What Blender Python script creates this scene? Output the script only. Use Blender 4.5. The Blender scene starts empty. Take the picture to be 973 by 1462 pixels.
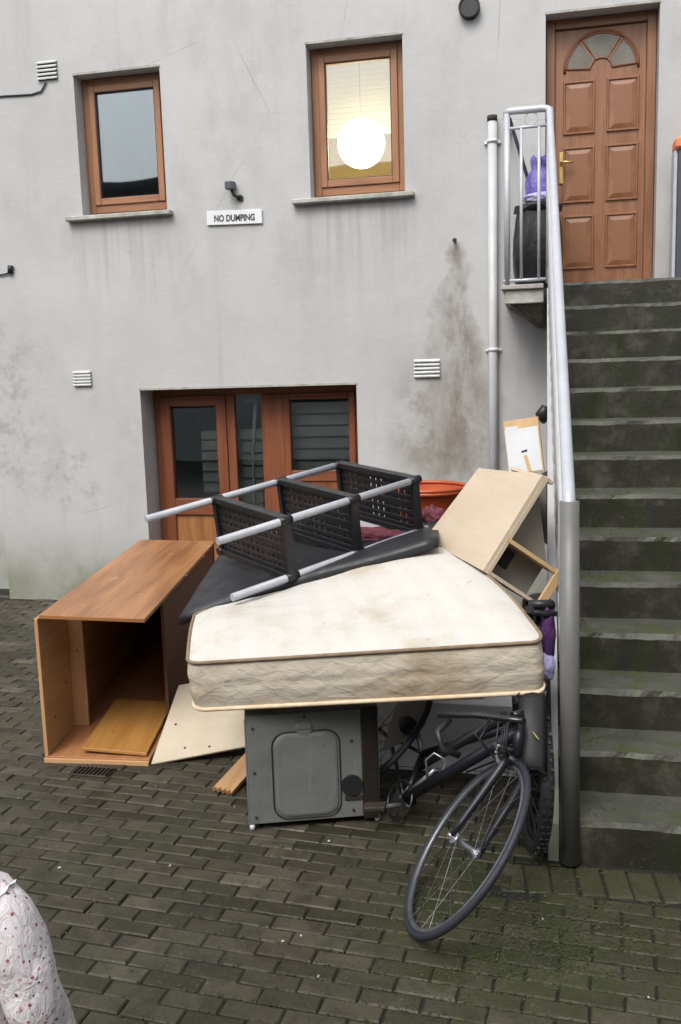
import bpy, bmesh, math, random
from mathutils import Vector as V, Matrix, noise as mnoise
random.seed(7)
R = math.radians
sc = bpy.context.scene
col = sc.collection

# ------------------------------------------------------------------ camera
CAM = dict(f=1318.04, pitch=.1495, roll=-.0304, yaw=-.2189, h=1.8444)
cd = bpy.data.cameras.new('camera')
cam = bpy.data.objects.new('camera', cd); col.objects.link(cam); sc.camera = cam
cd.sensor_fit = 'VERTICAL'; cd.sensor_height = 24.0
cd.lens = CAM['f'] / 1462 * 24.0
cd.clip_end = 500; cd.clip_start = .05
_p, _y, _r = CAM['pitch'], CAM['yaw'], CAM['roll']
fw = V((math.sin(_y)*math.cos(_p), math.cos(_y)*math.cos(_p), -math.sin(_p)))
rt = V((math.cos(_y), -math.sin(_y), 0)); up = rt.cross(fw)
r2 = rt*math.cos(_r) + up*math.sin(_r); u2 = up*math.cos(_r) - rt*math.sin(_r)
cam.matrix_world = Matrix((( r2.x, u2.x, -fw.x, 0), (r2.y, u2.y, -fw.y, 0), (r2.z, u2.z, -fw.z, CAM['h']), (0, 0, 0, 1)))

# ------------------------------------------------------------------ light
SUN_EL, SUN_AZ = R(52), R(195)        # soft overcast light, high and from behind the camera
w = bpy.data.worlds.new('World'); sc.world = w; w.use_nodes = True
nt = w.node_tree; nt.nodes.clear()
sky = nt.nodes.new('ShaderNodeTexSky'); sky.sky_type = 'NISHITA'; sky.sun_disc = False
sky.sun_elevation = SUN_EL; sky.sun_rotation = SUN_AZ; sky.air_density = 1.2; sky.dust_density = 4; sky.ozone_density = 1
hs = nt.nodes.new('ShaderNodeHueSaturation'); hs.inputs['Saturation'].default_value = .30
bg = nt.nodes.new('ShaderNodeBackground'); bg.inputs[1].default_value = .12
wo = nt.nodes.new('ShaderNodeOutputWorld')
nt.links.new(sky.outputs[0], hs.inputs['Color']); nt.links.new(hs.outputs[0], bg.inputs[0]); nt.links.new(bg.outputs[0], wo.inputs[0])
sl = bpy.data.lights.new('sun', 'SUN'); sl.energy = .8; sl.angle = R(28); sl.color = (1, .97, .93)
so = bpy.data.objects.new('sun', sl); col.objects.link(so)
sd = V((math.sin(SUN_AZ)*math.cos(SUN_EL), math.cos(SUN_AZ)*math.cos(SUN_EL), math.sin(SUN_EL)))
so.rotation_euler = sd.to_track_quat('Z', 'Y').to_euler()
sc.view_settings.view_transform = 'Standard'; sc.view_settings.look = 'None'
sc.view_settings.exposure = 1.0; sc.view_settings.gamma = 1

# ------------------------------------------------------------------ materials
def new_mat(name):
    m = bpy.data.materials.new(name); m.use_nodes = True
    t = m.node_tree; return m, t, t.nodes['Principled BSDF']
def nd(t, kind, **kw):
    n = t.nodes.new(kind)
    for k, v in kw.items():
        if k in n.inputs.keys(): n.inputs[k].default_value = v
        else: setattr(n, k, v)
    return n
def rgba(c): return (c[0], c[1], c[2], 1)
def coord(t, kind, scale=(1, 1, 1)):
    if kind == 'World':
        g = nd(t, 'ShaderNodeNewGeometry'); src = g.outputs['Position']
    else:
        g = nd(t, 'ShaderNodeTexCoord'); src = g.outputs[kind]
    mp = nd(t, 'ShaderNodeMapping'); mp.inputs['Scale'].default_value = scale
    t.links.new(src, mp.inputs[0]); return mp.outputs[0]
def noise(t, co, scale, detail=5, rough=.6, dist=0):
    n = nd(t, 'ShaderNodeTexNoise', Scale=scale, Detail=detail, Roughness=rough, Distortion=dist)
    t.links.new(co, n.inputs['Vector']); return n.outputs['Fac']
def ramp(t, fac, stops):
    r = nd(t, 'ShaderNodeValToRGB'); e = r.color_ramp.elements
    while len(e) < len(stops): e.new(.5)
    for el, (p, c) in zip(e, stops): el.position = p; el.color = rgba(c) if len(c) == 3 else c
    t.links.new(fac, r.inputs[0]); return r.outputs[0]
def mix(t, fac, a, b, blend='MIX'):
    m = nd(t, 'ShaderNodeMix', data_type='RGBA', blend_type=blend)
    for s, v in ((0, fac), (6, a), (7, b)):
        if isinstance(v, (int, float)): m.inputs[s].default_value = v
        elif isinstance(v, tuple): m.inputs[s].default_value = rgba(v)
        else: t.links.new(v, m.inputs[s])
    return m.outputs[2]
def mth(t, op, a, b=0.0, c=None, clamp=False):
    m = nd(t, 'ShaderNodeMath', operation=op, use_clamp=clamp)
    for i, v in enumerate((a, b, c)):
        if v is None: continue
        if isinstance(v, (int, float)): m.inputs[i].default_value = v
        else: t.links.new(v, m.inputs[i])
    return m.outputs[0]
def mrange(t, v, a, b, c=0, d=1):
    m = nd(t, 'ShaderNodeMapRange'); m.interpolation_type = 'SMOOTHSTEP'
    for i, q in enumerate((a, b, c, d)): m.inputs[i+1].default_value = q
    t.links.new(v, m.inputs[0]); return m.outputs[0]
def bump(t, b, h, strength=.3, dist=.01):
    n = nd(t, 'ShaderNodeBump', Strength=strength, Distance=dist)
    t.links.new(h, n.inputs['Height']); t.links.new(n.outputs[0], b.inputs['Normal'])
def plain(name, c1, c2=None, scale=8, rough=.6, metal=0, bmp=.15, co='Object', stretch=(1, 1, 1), spec=.5, bd=.004):
    m, t, b = new_mat(name); c2 = c2 or tuple(x*.75 for x in c1)
    v = coord(t, co, stretch); n = noise(t, v, scale)
    t.links.new(ramp(t, n, [(.3, c2), (.7, c1)]), b.inputs['Base Color'])
    r = mrange(t, n, .2, .8, min(1, rough+.1), max(.05, rough-.1)); t.links.new(r, b.inputs['Roughness'])
    b.inputs['Metallic'].default_value = metal; b.inputs['Specular IOR Level'].default_value = spec
    if bmp: bump(t, b, noise(t, v, scale*6), bmp, bd)
    return m
def wood(name, light, dark, rough=.45, along=1.2, across=22, knots=True, scuff=.0):
    m, t, b = new_mat(name)
    v = coord(t, 'UV', (along, across, 1)); n1 = noise(t, v, 1.0, 6, .6, .6)
    v2 = coord(t, 'UV', (along*2, across*5, 1)); n2 = noise(t, v2, 1.0, 4)
    f = mth(t, 'ADD', mth(t, 'MULTIPLY', n1, .7), mth(t, 'MULTIPLY', n2, .3))
    c = ramp(t, f, [(.33, dark), (.62, light)])
    if knots:
        v3 = coord(t, 'UV', (3, 6, 1)); vo = nd(t, 'ShaderNodeTexVoronoi', Scale=1.0); t.links.new(v3, vo.inputs['Vector'])
        k = mrange(t, vo.outputs['Distance'], .03, .11, .75, 0); c = mix(t, k, c, tuple(x*.45 for x in dark))
    if scuff:
        v4 = coord(t, 'UV', (5, 5, 1)); s = noise(t, v4, 1.6, 6, .7)
        c = mix(t, mrange(t, s, .62, .72, 0, scuff), c, (.75, .68, .55))
    t.links.new(c, b.inputs['Base Color']); b.inputs['Roughness'].default_value = rough
    bump(t, b, f, .12, .003); return m
def emit(name, c, s):
    m, t, b = new_mat(name); b.inputs['Base Color'].default_value = rgba(c)
    b.inputs['Emission Color'].default_value = rgba(c); b.inputs['Emission Strength'].default_value = s
    b.inputs['Roughness'].default_value = .8; return m
def glass(name, tint=(.9, .95, .95), refl=1.0):
    m = bpy.data.materials.new(name); m.use_nodes = True; t = m.node_tree; t.nodes.clear()
    o = nd(t, 'ShaderNodeOutputMaterial'); tr = nd(t, 'ShaderNodeBsdfTransparent'); gl = nd(t, 'ShaderNodeBsdfGlossy', Roughness=.02)
    tr.inputs[0].default_value = rgba(tint); gl.inputs[0].default_value = (.9, .95, 1, 1)
    fr = nd(t, 'ShaderNodeFresnel', IOR=1.5); mx = nd(t, 'ShaderNodeMixShader')
    f = mth(t, 'MULTIPLY', fr.outputs[0], 1.8*refl, clamp=True)
    v = coord(t, 'World'); n = noise(t, v, 1.3, 2); bm = nd(t, 'ShaderNodeBump', Strength=.05, Distance=.05)
    t.links.new(n, bm.inputs['Height']); t.links.new(bm.outputs[0], gl.inputs['Normal'])
    t.links.new(f, mx.inputs[0]); t.links.new(tr.outputs[0], mx.inputs[1]); t.links.new(gl.outputs[0], mx.inputs[2]); t.links.new(mx.outputs[0], o.inputs[0])
    return m

def wall_mat():
    m, t, b = new_mat('grey_render')
    v = coord(t, 'World'); sep = nd(t, 'ShaderNodeSeparateXYZ'); t.links.new(v, sep.inputs[0]); X, Z = sep.outputs[0], sep.outputs[2]
    big = noise(t, v, .9, 6, .65); mid = noise(t, coord(t, 'World', (1, 1, .5)), 3.2, 8, .7); fine = noise(t, v, 60, 4)
    c = ramp(t, big, [(.3, (.415, .415, .412)), (.7, (.49, .49, .488))])
    c = mix(t, mrange(t, mid, .46, .72, 0, .38), c, (.32, .315, .30))
    streak = noise(t, coord(t, 'World', (7, 1, .35)), 1.0, 6, .6)
    c = mix(t, mrange(t, streak, .55, .75, 0, .22), c, (.25, .245, .235))
    trow = noise(t, coord(t, 'World', (1.2, 1, 3.4)), 5.5, 7, .72, 1.2)
    c = mix(t, mrange(t, trow, .5, .68, 0, .22), c, (.55, .55, .545))
    for x0, x1, z1 in ((-3.71, -2.82, 3.10), (-1.85, -.93, 3.105)):         # rain drips below the sills
        ctr, hw = (x0+x1)/2, (x1-x0)/2
        dm = mth(t, 'MULTIPLY', mrange(t, mth(t, 'ABSOLUTE', mth(t, 'SUBTRACT', X, ctr)), hw-.12, hw+.04, 1, 0), mth(t, 'MULTIPLY', mrange(t, Z, z1-.9, z1, 0, 1), mrange(t, Z, z1, z1+.04, 1, 0)))
        c = mix(t, mth(t, 'MULTIPLY', dm, mrange(t, noise(t, coord(t, 'World', (11, 1, .5)), 1.3, 5, .6), .42, .66, .05, .5)), c, (.27, .26, .24))
    cr = nd(t, 'ShaderNodeTexVoronoi', Scale=.75, feature='DISTANCE_TO_EDGE'); wv = mix(t, .16, v, nd(t, 'ShaderNodeTexNoise', Scale=2.5, Detail=8).outputs['Color']); t.links.new(wv, cr.inputs['Vector'])
    c = mix(t, mth(t, 'MULTIPLY', mrange(t, cr.outputs['Distance'], .0, .0035, .5, 0), mrange(t, big, .5, .6, 0, 1)), c, (.2, .195, .185))
    # run-off stain below the nail
    wob = mth(t, 'MULTIPLY', mth(t, 'SUBTRACT', noise(t, v, 2.2, 5), .5), .7)
    dx = mth(t, 'ABSOLUTE', mth(t, 'ADD', mth(t, 'SUBTRACT', X, -.64), wob))
    wd = mrange(t, Z, 1.3, 2.72, .36, .10)
    inside = mth(t, 'SUBTRACT', 1.0, mth(t, 'DIVIDE', dx, wd), clamp=True)
    zm = mth(t, 'MULTIPLY', mrange(t, Z, 2.70, 2.78, 1, 0), mrange(t, Z, .55, 1.1, .3, 1))
    st = mth(t, 'MULTIPLY', mth(t, 'MULTIPLY', mth(t, 'POWER', inside, .7), zm), mrange(t, noise(t, coord(t, 'World', (2.4, 1, 1)), 2.6, 8, .7), .3, .62, .25, 1.0))
    c = mix(t, mth(t, 'MULTIPLY', st, .80), c, (.15, .118, .082))
    # rusty damp patch beside the pipe, low down
    r2_ = mth(t, 'MULTIPLY', mrange(t, mth(t, 'ABSOLUTE', mth(t, 'SUBTRACT', X, -.78)), .15, .5, 1, 0), mrange(t, mth(t, 'ABSOLUTE', mth(t, 'SUBTRACT', Z, 1.45)), .15, .6, 1, 0))
    c = mix(t, mth(t, 'MULTIPLY', r2_, mrange(t, noise(t, v, 4.5, 8, .7), .4, .62, .1, .6)), c, (.19, .16, .125))
    # mould near the left corner
    lm = mth(t, 'MULTIPLY', mrange(t, X, -4.45, -3.8, 1, 0), mth(t, 'MULTIPLY', mrange(t, Z, .6, 1.3, 0, 1), mrange(t, Z, 2.0, 2.6, 1, 0)))
    c = mix(t, mth(t, 'MULTIPLY', lm, mrange(t, noise(t, v, 5, 9, .75), .45, .64, 0, .42)), c, (.14, .14, .13))
    lm2 = mth(t, 'MULTIPLY', mrange(t, mth(t, 'ABSOLUTE', mth(t, 'SUBTRACT', X, -3.85)), .1, .35, 1, 0), mrange(t, mth(t, 'ABSOLUTE', mth(t, 'SUBTRACT', Z, 1.05)), .1, .4, 1, 0))
    c = mix(t, mth(t, 'MULTIPLY', lm2, mrange(t, noise(t, v, 7, 6, .7), .5, .63, 0, .4)), c, (.2, .2, .195))
    # green algae rising from the paving
    al = mth(t, 'MULTIPLY', mrange(t, mth(t, 'ADD', Z, mth(t, 'MULTIPLY', mid, .5)), .3, .95, 1, 0), mrange(t, noise(t, v, 2.0, 6), .25, .6, .45, 1))
    c = mix(t, mth(t, 'MULTIPLY', al, .8), c, (.15, .16, .095))
    t.links.new(c, b.inputs['Base Color']); b.inputs['Roughness'].default_value = .9; b.inputs['Specular IOR Level'].default_value = .25
    bump(t, b, mth(t, 'ADD', mth(t, 'ADD', mth(t, 'MULTIPLY', fine, .25), mid), mth(t, 'MULTIPLY', trow, .5)), .28, .010)
    return m
def paver_mat():
    m, t, b = new_mat('wet_clay_paver')
    v = coord(t, 'World'); oi = nd(t, 'ShaderNodeObjectInfo'); g = nd(t, 'ShaderNodeNewGeometry')
    rnd = mth(t, 'FRACT', mth(t, 'ADD', oi.outputs['Random'], g.outputs['Random Per Island']))
    c = ramp(t, rnd, [(0, (.031, .027, .017)), (.35, (.051, .045, .030)), (.65, (.069, .061, .041)), (.84, (.055, .043, .030)), (1, (.100, .089, .064))])
    n = noise(t, v, 9, 8, .7); n2 = noise(t, v, 1.1, 4); n3 = noise(t, v, 70, 4)
    c = mix(t, mrange(t, n, .42, .66, 0, .6), c, (.018, .016, .011))
    c = mix(t, mrange(t, n2, .5, .68, 0, .5), c, (.034, .037, .018))
    c = mix(t, mrange(t, n3, .56, .72, 0, .45), c, (.115, .105, .082))
    sep = nd(t, 'ShaderNodeSeparateXYZ'); t.links.new(v, sep.inputs[0])
    ex = mth(t, 'ADD', mth(t, 'POWER', mth(t, 'SUBTRACT', sep.outputs[0], -.02), 2.0), mth(t, 'POWER', mth(t, 'SUBTRACT', sep.outputs[1], 2.95), 2.0))
    c = mix(t, mth(t, 'MULTIPLY', mrange(t, ex, .05, .7, 1, 0), mrange(t, noise(t, v, 6, 6), .35, .6, .15, .7)), c, (.034, .040, .012))
    t.links.new(c, b.inputs['Base Color'])
    t.links.new(mrange(t, noise(t, v, 4, 6), .35, .65, .80, .42), b.inputs['Roughness']); b.inputs['Specular IOR Level'].default_value = .3
    bump(t, b, mth(t, 'ADD', n, mth(t, 'MULTIPLY', n3, .5)), .7, .007); return m
def step_mat():
    m, t, b = new_mat('mossy_concrete'); v = coord(t, 'World')
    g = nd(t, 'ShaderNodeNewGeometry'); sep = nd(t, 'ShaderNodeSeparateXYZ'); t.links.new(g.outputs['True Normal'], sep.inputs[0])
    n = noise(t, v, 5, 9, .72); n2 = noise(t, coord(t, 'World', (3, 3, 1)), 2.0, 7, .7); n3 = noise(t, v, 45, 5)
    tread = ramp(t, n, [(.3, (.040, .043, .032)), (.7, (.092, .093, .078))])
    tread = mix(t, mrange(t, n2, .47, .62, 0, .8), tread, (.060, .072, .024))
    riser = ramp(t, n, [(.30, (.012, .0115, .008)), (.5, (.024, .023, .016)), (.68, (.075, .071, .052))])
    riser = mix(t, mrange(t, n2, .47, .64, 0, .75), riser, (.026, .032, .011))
    c = mix(t, mrange(t, sep.outputs[2], .3, .8, 0, 1), riser, tread)  # risers darker than treads: algae, plus shade worked into their colour
    c = mix(t, mrange(t, n3, .6, .75, 0, .3), c, (.11, .11, .09))
    t.links.new(c, b.inputs['Base Color']); t.links.new(mrange(t, n2, .3, .7, .75, .4), b.inputs['Roughness'])
    bump(t, b, mth(t, 'ADD', n, mth(t, 'MULTIPLY', n3, .4)), .5, .012); return m
def ticking_mat(name, base, stain, amt, stripes):
    m, t, b = new_mat(name); v = coord(t, 'UV'); wv = coord(t, 'World')
    c = base
    if stripes:
        wq = nd(t, 'ShaderNodeTexWave', Scale=2.6, Distortion=.3); wq.bands_direction = 'X'; t.links.new(v, wq.inputs[0])
        c = mix(t, mrange(t, wq.outputs['Fac'], .3, .7, 0, .22), base, tuple(x*.88 for x in base[:2]) + (base[2]*.80,))
    n = noise(t, wv, 2.6, 7, .65); c = mix(t, mrange(t, n, .45, .7, 0, amt), c, stain)
    n4 = noise(t, wv, 14, 6, .7); c = mix(t, mrange(t, n4, .62, .74, 0, amt*.6), c, tuple(x*.6 for x in stain))
    t.links.new(c, b.inputs['Base Color']); b.inputs['Roughness'].default_value = .85; b.inputs['Specular IOR Level'].default_value = .2
    n2 = noise(t, coord(t, 'UV', (9, 26, 1)), 1, 4, .6, 1.2); n3 = noise(t, wv, 160, 3)
    if not stripes:                                                # diamond quilting of the side border
        for sg_ in (1, -1):
            q = nd(t, 'ShaderNodeTexWave', Scale=4.2, Distortion=2.2, Detail=2); q.inputs['Detail Scale'].default_value = 1.5; q.bands_direction = 'DIAGONAL'
            t.links.new(coord(t, 'UV', (sg_*1.0, 1.5, 0)), q.inputs[0])
            n2 = mth(t, 'ADD', n2, mth(t, 'MULTIPLY', mrange(t, q.outputs['Fac'], 0, .3, 0, 1), .13))
    bump(t, b, mth(t, 'ADD', n2, mth(t, 'MULTIPLY', n3, .25)), .5 if not stripes else .2, .012 if not stripes else .006)
    return m
def worn_metal():
    m, t, b = new_mat('dull_grey_metal'); v = coord(t, 'World')
    n = noise(t, v, 4, 8, .7); sx = noise(t, coord(t, 'World', (60, 60, 3)), 1, 4); sy_ = noise(t, coord(t, 'World', (4, 4, 70)), 1, 3); sp = noise(t, v, 38, 6, .75)
    c = ramp(t, n, [(.3, (.135, .142, .138)), (.7, (.195, .20, .19))])
    c = mix(t, mrange(t, sx, .62, .72, 0, .35), c, (.27, .27, .26)); c = mix(t, mrange(t, sy_, .64, .72, 0, .3), c, (.09, .09, .085))
    c = mix(t, mrange(t, sp, .60, .70, 0, .7), c, (.085, .062, .045))
    t.links.new(c, b.inputs['Base Color']); b.inputs['Metallic'].default_value = .15; t.links.new(mrange(t, n, .3, .7, .65, .42), b.inputs['Roughness'])
    bump(t, b, mth(t, 'ADD', noise(t, v, 5, 3), mth(t, 'MULTIPLY', sp, .1)), .5, .02); return m
def dots_mat():
    m, t, b = new_mat('dotted_cotton'); v = coord(t, 'Object')
    c = (.74, .70, .72)
    for sc_, thr, cc in ((46, .12, (.34, .09, .12)), (62, .09, (.05, .04, .06)), (55, .14, (.55, .27, .32))):
        vo = nd(t, 'ShaderNodeTexVoronoi', Scale=sc_); t.links.new(v, vo.inputs['Vector'])
        c = mix(t, mrange(t, vo.outputs['Distance'], thr, thr+.09, 1, 0), c, cc)
    t.links.new(c, b.inputs['Base Color']); b.inputs['Roughness'].default_value = .85
    bump(t, b, noise(t, coord(t, 'Object', (1, 1, .5)), 26, 5, .6, .8), .7, .02); return m

M = dict(
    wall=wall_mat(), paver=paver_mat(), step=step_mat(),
    soil=plain('joint_soil', (.014, .014, .009), (.007, .007, .005), 14, .9, bmp=.4, co='World'),
    frame=wood('red_stained_timber', (.235, .078, .034), (.135, .040, .018), .42, 1.5, 14, False),
    frame_light=wood('brown_stained_timber', (.36, .172, .083), (.22, .094, .042), .45, 1.5, 14, False),
    door=wood('varnished_door_timber', (.285, .132, .064), (.165, .066, .030), .42, 1.5, 14, False),
    sill=plain('sill_concrete', (.46, .45, .42), (.25, .24, .21), 9, .85, bmp=.4),
    white=plain('white_upvc', (.72, .73, .74), (.62, .62, .62), 5, .4, bmp=.05),
    vent=plain('vent_plastic', (.66, .67, .66), (.5, .5, .48), 9, .55, bmp=.1),
    dark=plain('black_plastic', (.018, .018, .020), (.010, .010, .012), 10, .5, bmp=.1),
    crate=plain('black_moulded_plastic', (.014, .014, .017), (.009, .009, .011), 12, .42, bmp=.1),
    galv=plain('galvanised_steel', (.50, .52, .56), (.42, .44, .47), 6, .42, .15, bmp=.06),
    post=plain('grey_painted_steel', (.17, .17, .165), (.13, .13, .125), 5, .5, .1, bmp=.08),
    tube=plain('white_plastic_tube', (.44, .46, .50), (.36, .375, .41), 8, .4, bmp=.05),
    pine=wood('orange_pine', (.42, .195, .072), (.185, .070, .024), .36, .9, 12, True, .5),
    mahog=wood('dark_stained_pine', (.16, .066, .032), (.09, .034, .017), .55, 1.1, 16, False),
    pine_in=wood('inner_pine', (.42, .20, .085), (.28, .115, .045), .5, 1.1, 16, True),  # pine tone of the wardrobe's inside bottom panel
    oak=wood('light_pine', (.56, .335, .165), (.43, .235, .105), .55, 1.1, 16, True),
    shelfwood=wood('honey_pine', (.46, .235, .065), (.34, .15, .038), .4, 1.1, 14, True),
    chip=wood('pale_chipboard', (.58, .48, .365), (.49, .395, .285), .6, 2.0, 6, False),
    chip_edge=wood('pine_batten', (.62, .43, .22), (.50, .32, .15), .6, 1.2, 18, False),
    hard=plain('cream_hardboard', (.60, .52, .40), (.52, .44, .33), 7, .6, bmp=.1),
    hardgrey=plain('grey_backboard', (.30, .285, .265), (.25, .235, .22), 6, .7, bmp=.1),
    melamine=plain('white_melamine', (.80, .82, .85), (.74, .76, .8), 4, .35, bmp=.04),
    whiteboard=plain('white_painted_board', (.72, .74, .76), (.62, .63, .64), 5, .45, bmp=.1),
    metal_panel=worn_metal(),
    brown_metal=plain('dark_brown_metal', (.03, .022, .018), (.016, .012, .01), 7, .5, .2, bmp=.2),
    blackboard=plain('black_leatherette', (.022, .022, .026), (.014, .014, .017), 16, .5, bmp=.4),
    orange=plain('orange_plastic', (.48, .085, .022), (.36, .06, .016), 6, .38, bmp=.05),
    redcloth=plain('red_patterned_cloth', (.22, .05, .07), (.08, .02, .035), 34, .9, bmp=.6, bd=.01),
    purple=plain('purple_polythene', (.34, .28, .68), (.045, .03, .34), 11, .3, bmp=.6, bd=.02),
    plum=plain('plum_fabric', (.09, .025, .14), (.05, .014, .08), 14, .7, bmp=.5, bd=.01),
    lilac=plain('lilac_polythene', (.60, .58, .82), (.42, .38, .74), 11, .35, bmp=.6, bd=.02),
    binbag=plain('black_polythene', (.014, .014, .016), (.010, .010, .012), 5, .3, bmp=.25, bd=.02, stretch=(1.5, 1.5, .5)),
    tyre=plain('tyre_rubber', (.025, .025, .028), (.015, .015, .017), 25, .6, bmp=.3),
    tyre_grey=plain('grey_road_tyre', (.026, .029, .040), (.016, .018, .026), 18, .55, bmp=.15),
    alloy=plain('bare_alloy', (.44, .45, .49), (.32, .33, .36), 14, .38, .7, bmp=.05),
    rimdark=plain('dull_rim', (.20, .205, .22), (.10, .105, .115), 9, .4, .6, bmp=.1),
    steelw=plain('spoke_steel', (.16, .16, .165), (.12, .12, .125), 9, .35, .85, bmp=0),
    bikeblue=plain('midnight_blue_paint', (.010, .012, .020), (.007, .008, .014), 10, .42, bmp=.05),
    bikeblack=plain('black_paint', (.014, .014, .016), (.010, .010, .011), 10, .32, bmp=.05),
    redrefl=plain('red_reflector', (.42, .03, .03), (.3, .02, .02), 20, .2, bmp=.2),
    yellow=plain('yellow_stripe', (.60, .52, .12), (.5, .42, .1), 20, .5, bmp=0),
    brass=plain('polished_brass', (.78, .56, .22), (.66, .45, .16), 9, .25, .9, bmp=.03),
    rust=plain('rusty_iron', (.07, .055, .045), (.035, .028, .022), 22, .7, .5, bmp=.3),
    tick=ticking_mat('mattress_ticking', (.56, .545, .51), (.40, .335, .235), .75, True),
    border=ticking_mat('mattress_border', (.50, .45, .365), (.33, .24, .145), .75, False),
    piping_d=plain('brown_piping', (.26, .19, .12), (.17, .12, .075), 18, .8),
    piping_l=plain('cream_piping', (.74, .60, .42), (.56, .43, .28), 18, .8),
    glass=glass('window_glass', refl=1.7), glass_d=plain('obscured_glass', (.17, .155, .125), (.115, .10, .08), 8, .25, bmp=.3),
    room=plain('dim_room_paint', (.40, .41, .42), (.32, .33, .34), 2, .9, bmp=0),
    kitchen=plain('cream_room_paint', (.84, .72, .46), (.78, .66, .41), 2, .8, bmp=0),
    roomgrey=plain('grey_upholstery', (.26, .25, .22), (.2, .19, .17), 6, .9),
    blind=plain('cream_blind', (.55, .52, .42), (.47, .44, .35), 4, .7, bmp=.05),
    blind_d=plain('grey_blind', (.42, .40, .35), (.33, .31, .27), 4, .6, bmp=.05),
    lamp=emit('lit_paper_globe', (1, .84, .56), 19.0),
    farwall=plain('far_render', (.40, .39, .37), (.32, .31, .30), 2, .9, co='World'),
    slate=plain('roof_slate', (.08, .08, .09), (.05, .05, .055), 4, .6, co='World'),
    darkgrey=plain('slate_grey_paint', (.07, .078, .10), (.05, .055, .07), 6, .5),
    pipegrey=plain('weathered_grey_upvc', (.52, .53, .54), (.44, .445, .45), 5, .45, bmp=.05),
    orangecap=plain('orange_cap', (.80, .25, .09), (.7, .2, .07), 6, .5),
    moss=plain('moss_green', (.050, .064, .016), (.022, .028, .008), 30, .95, co='World'),
    leaf=plain('dead_leaf', (.085, .07, .035), (.03, .024, .012), 22, .8, co='World'),
    paper=plain('paper_scrap', (.48, .46, .40), (.36, .34, .28), 30, .8),
    dots=dots_mat(),
    skin=plain('skin', (.52, .33, .25), (.47, .29, .22), 8, .5, bmp=.05),
    hair=plain('brown_hair', (.05, .03, .018), (.03, .018, .01), 40, .5, bmp=.6, stretch=(6, 6, 1)),
    denim=plain('blue_denim', (.06, .08, .14), (.04, .055, .10), 60, .85),
    shoe=plain('white_shoe', (.6, .58, .56), (.5, .48, .46), 12, .6),
    eye=plain('eye_white', (.75, .75, .73), (.7, .7, .68), 5, .2, bmp=0), iris=plain('brown_iris', (.05, .03, .02), (.03, .02, .01), 5, .2, bmp=0),
    lip=plain('lip', (.42, .16, .14), (.36, .13, .12), 8, .45, bmp=0),
    ink=plain('sign_ink', (.05, .06, .06), (.035, .04, .04), 9, .6, bmp=0),
)

def translucent(m, amt):
    t = m.node_tree; b = t.nodes['Principled BSDF']; o = [n for n in t.nodes if n.type == 'OUTPUT_MATERIAL'][0]
    tl = nd(t, 'ShaderNodeBsdfTranslucent'); tl.inputs[0].default_value = (.8, .72, .52, 1); mx = nd(t, 'ShaderNodeMixShader'); mx.inputs[0].default_value = amt
    t.links.new(b.outputs[0], mx.inputs[1]); t.links.new(tl.outputs[0], mx.inputs[2]); t.links.new(mx.outputs[0], o.inputs[0])
translucent(M['blind'], .45)

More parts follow.
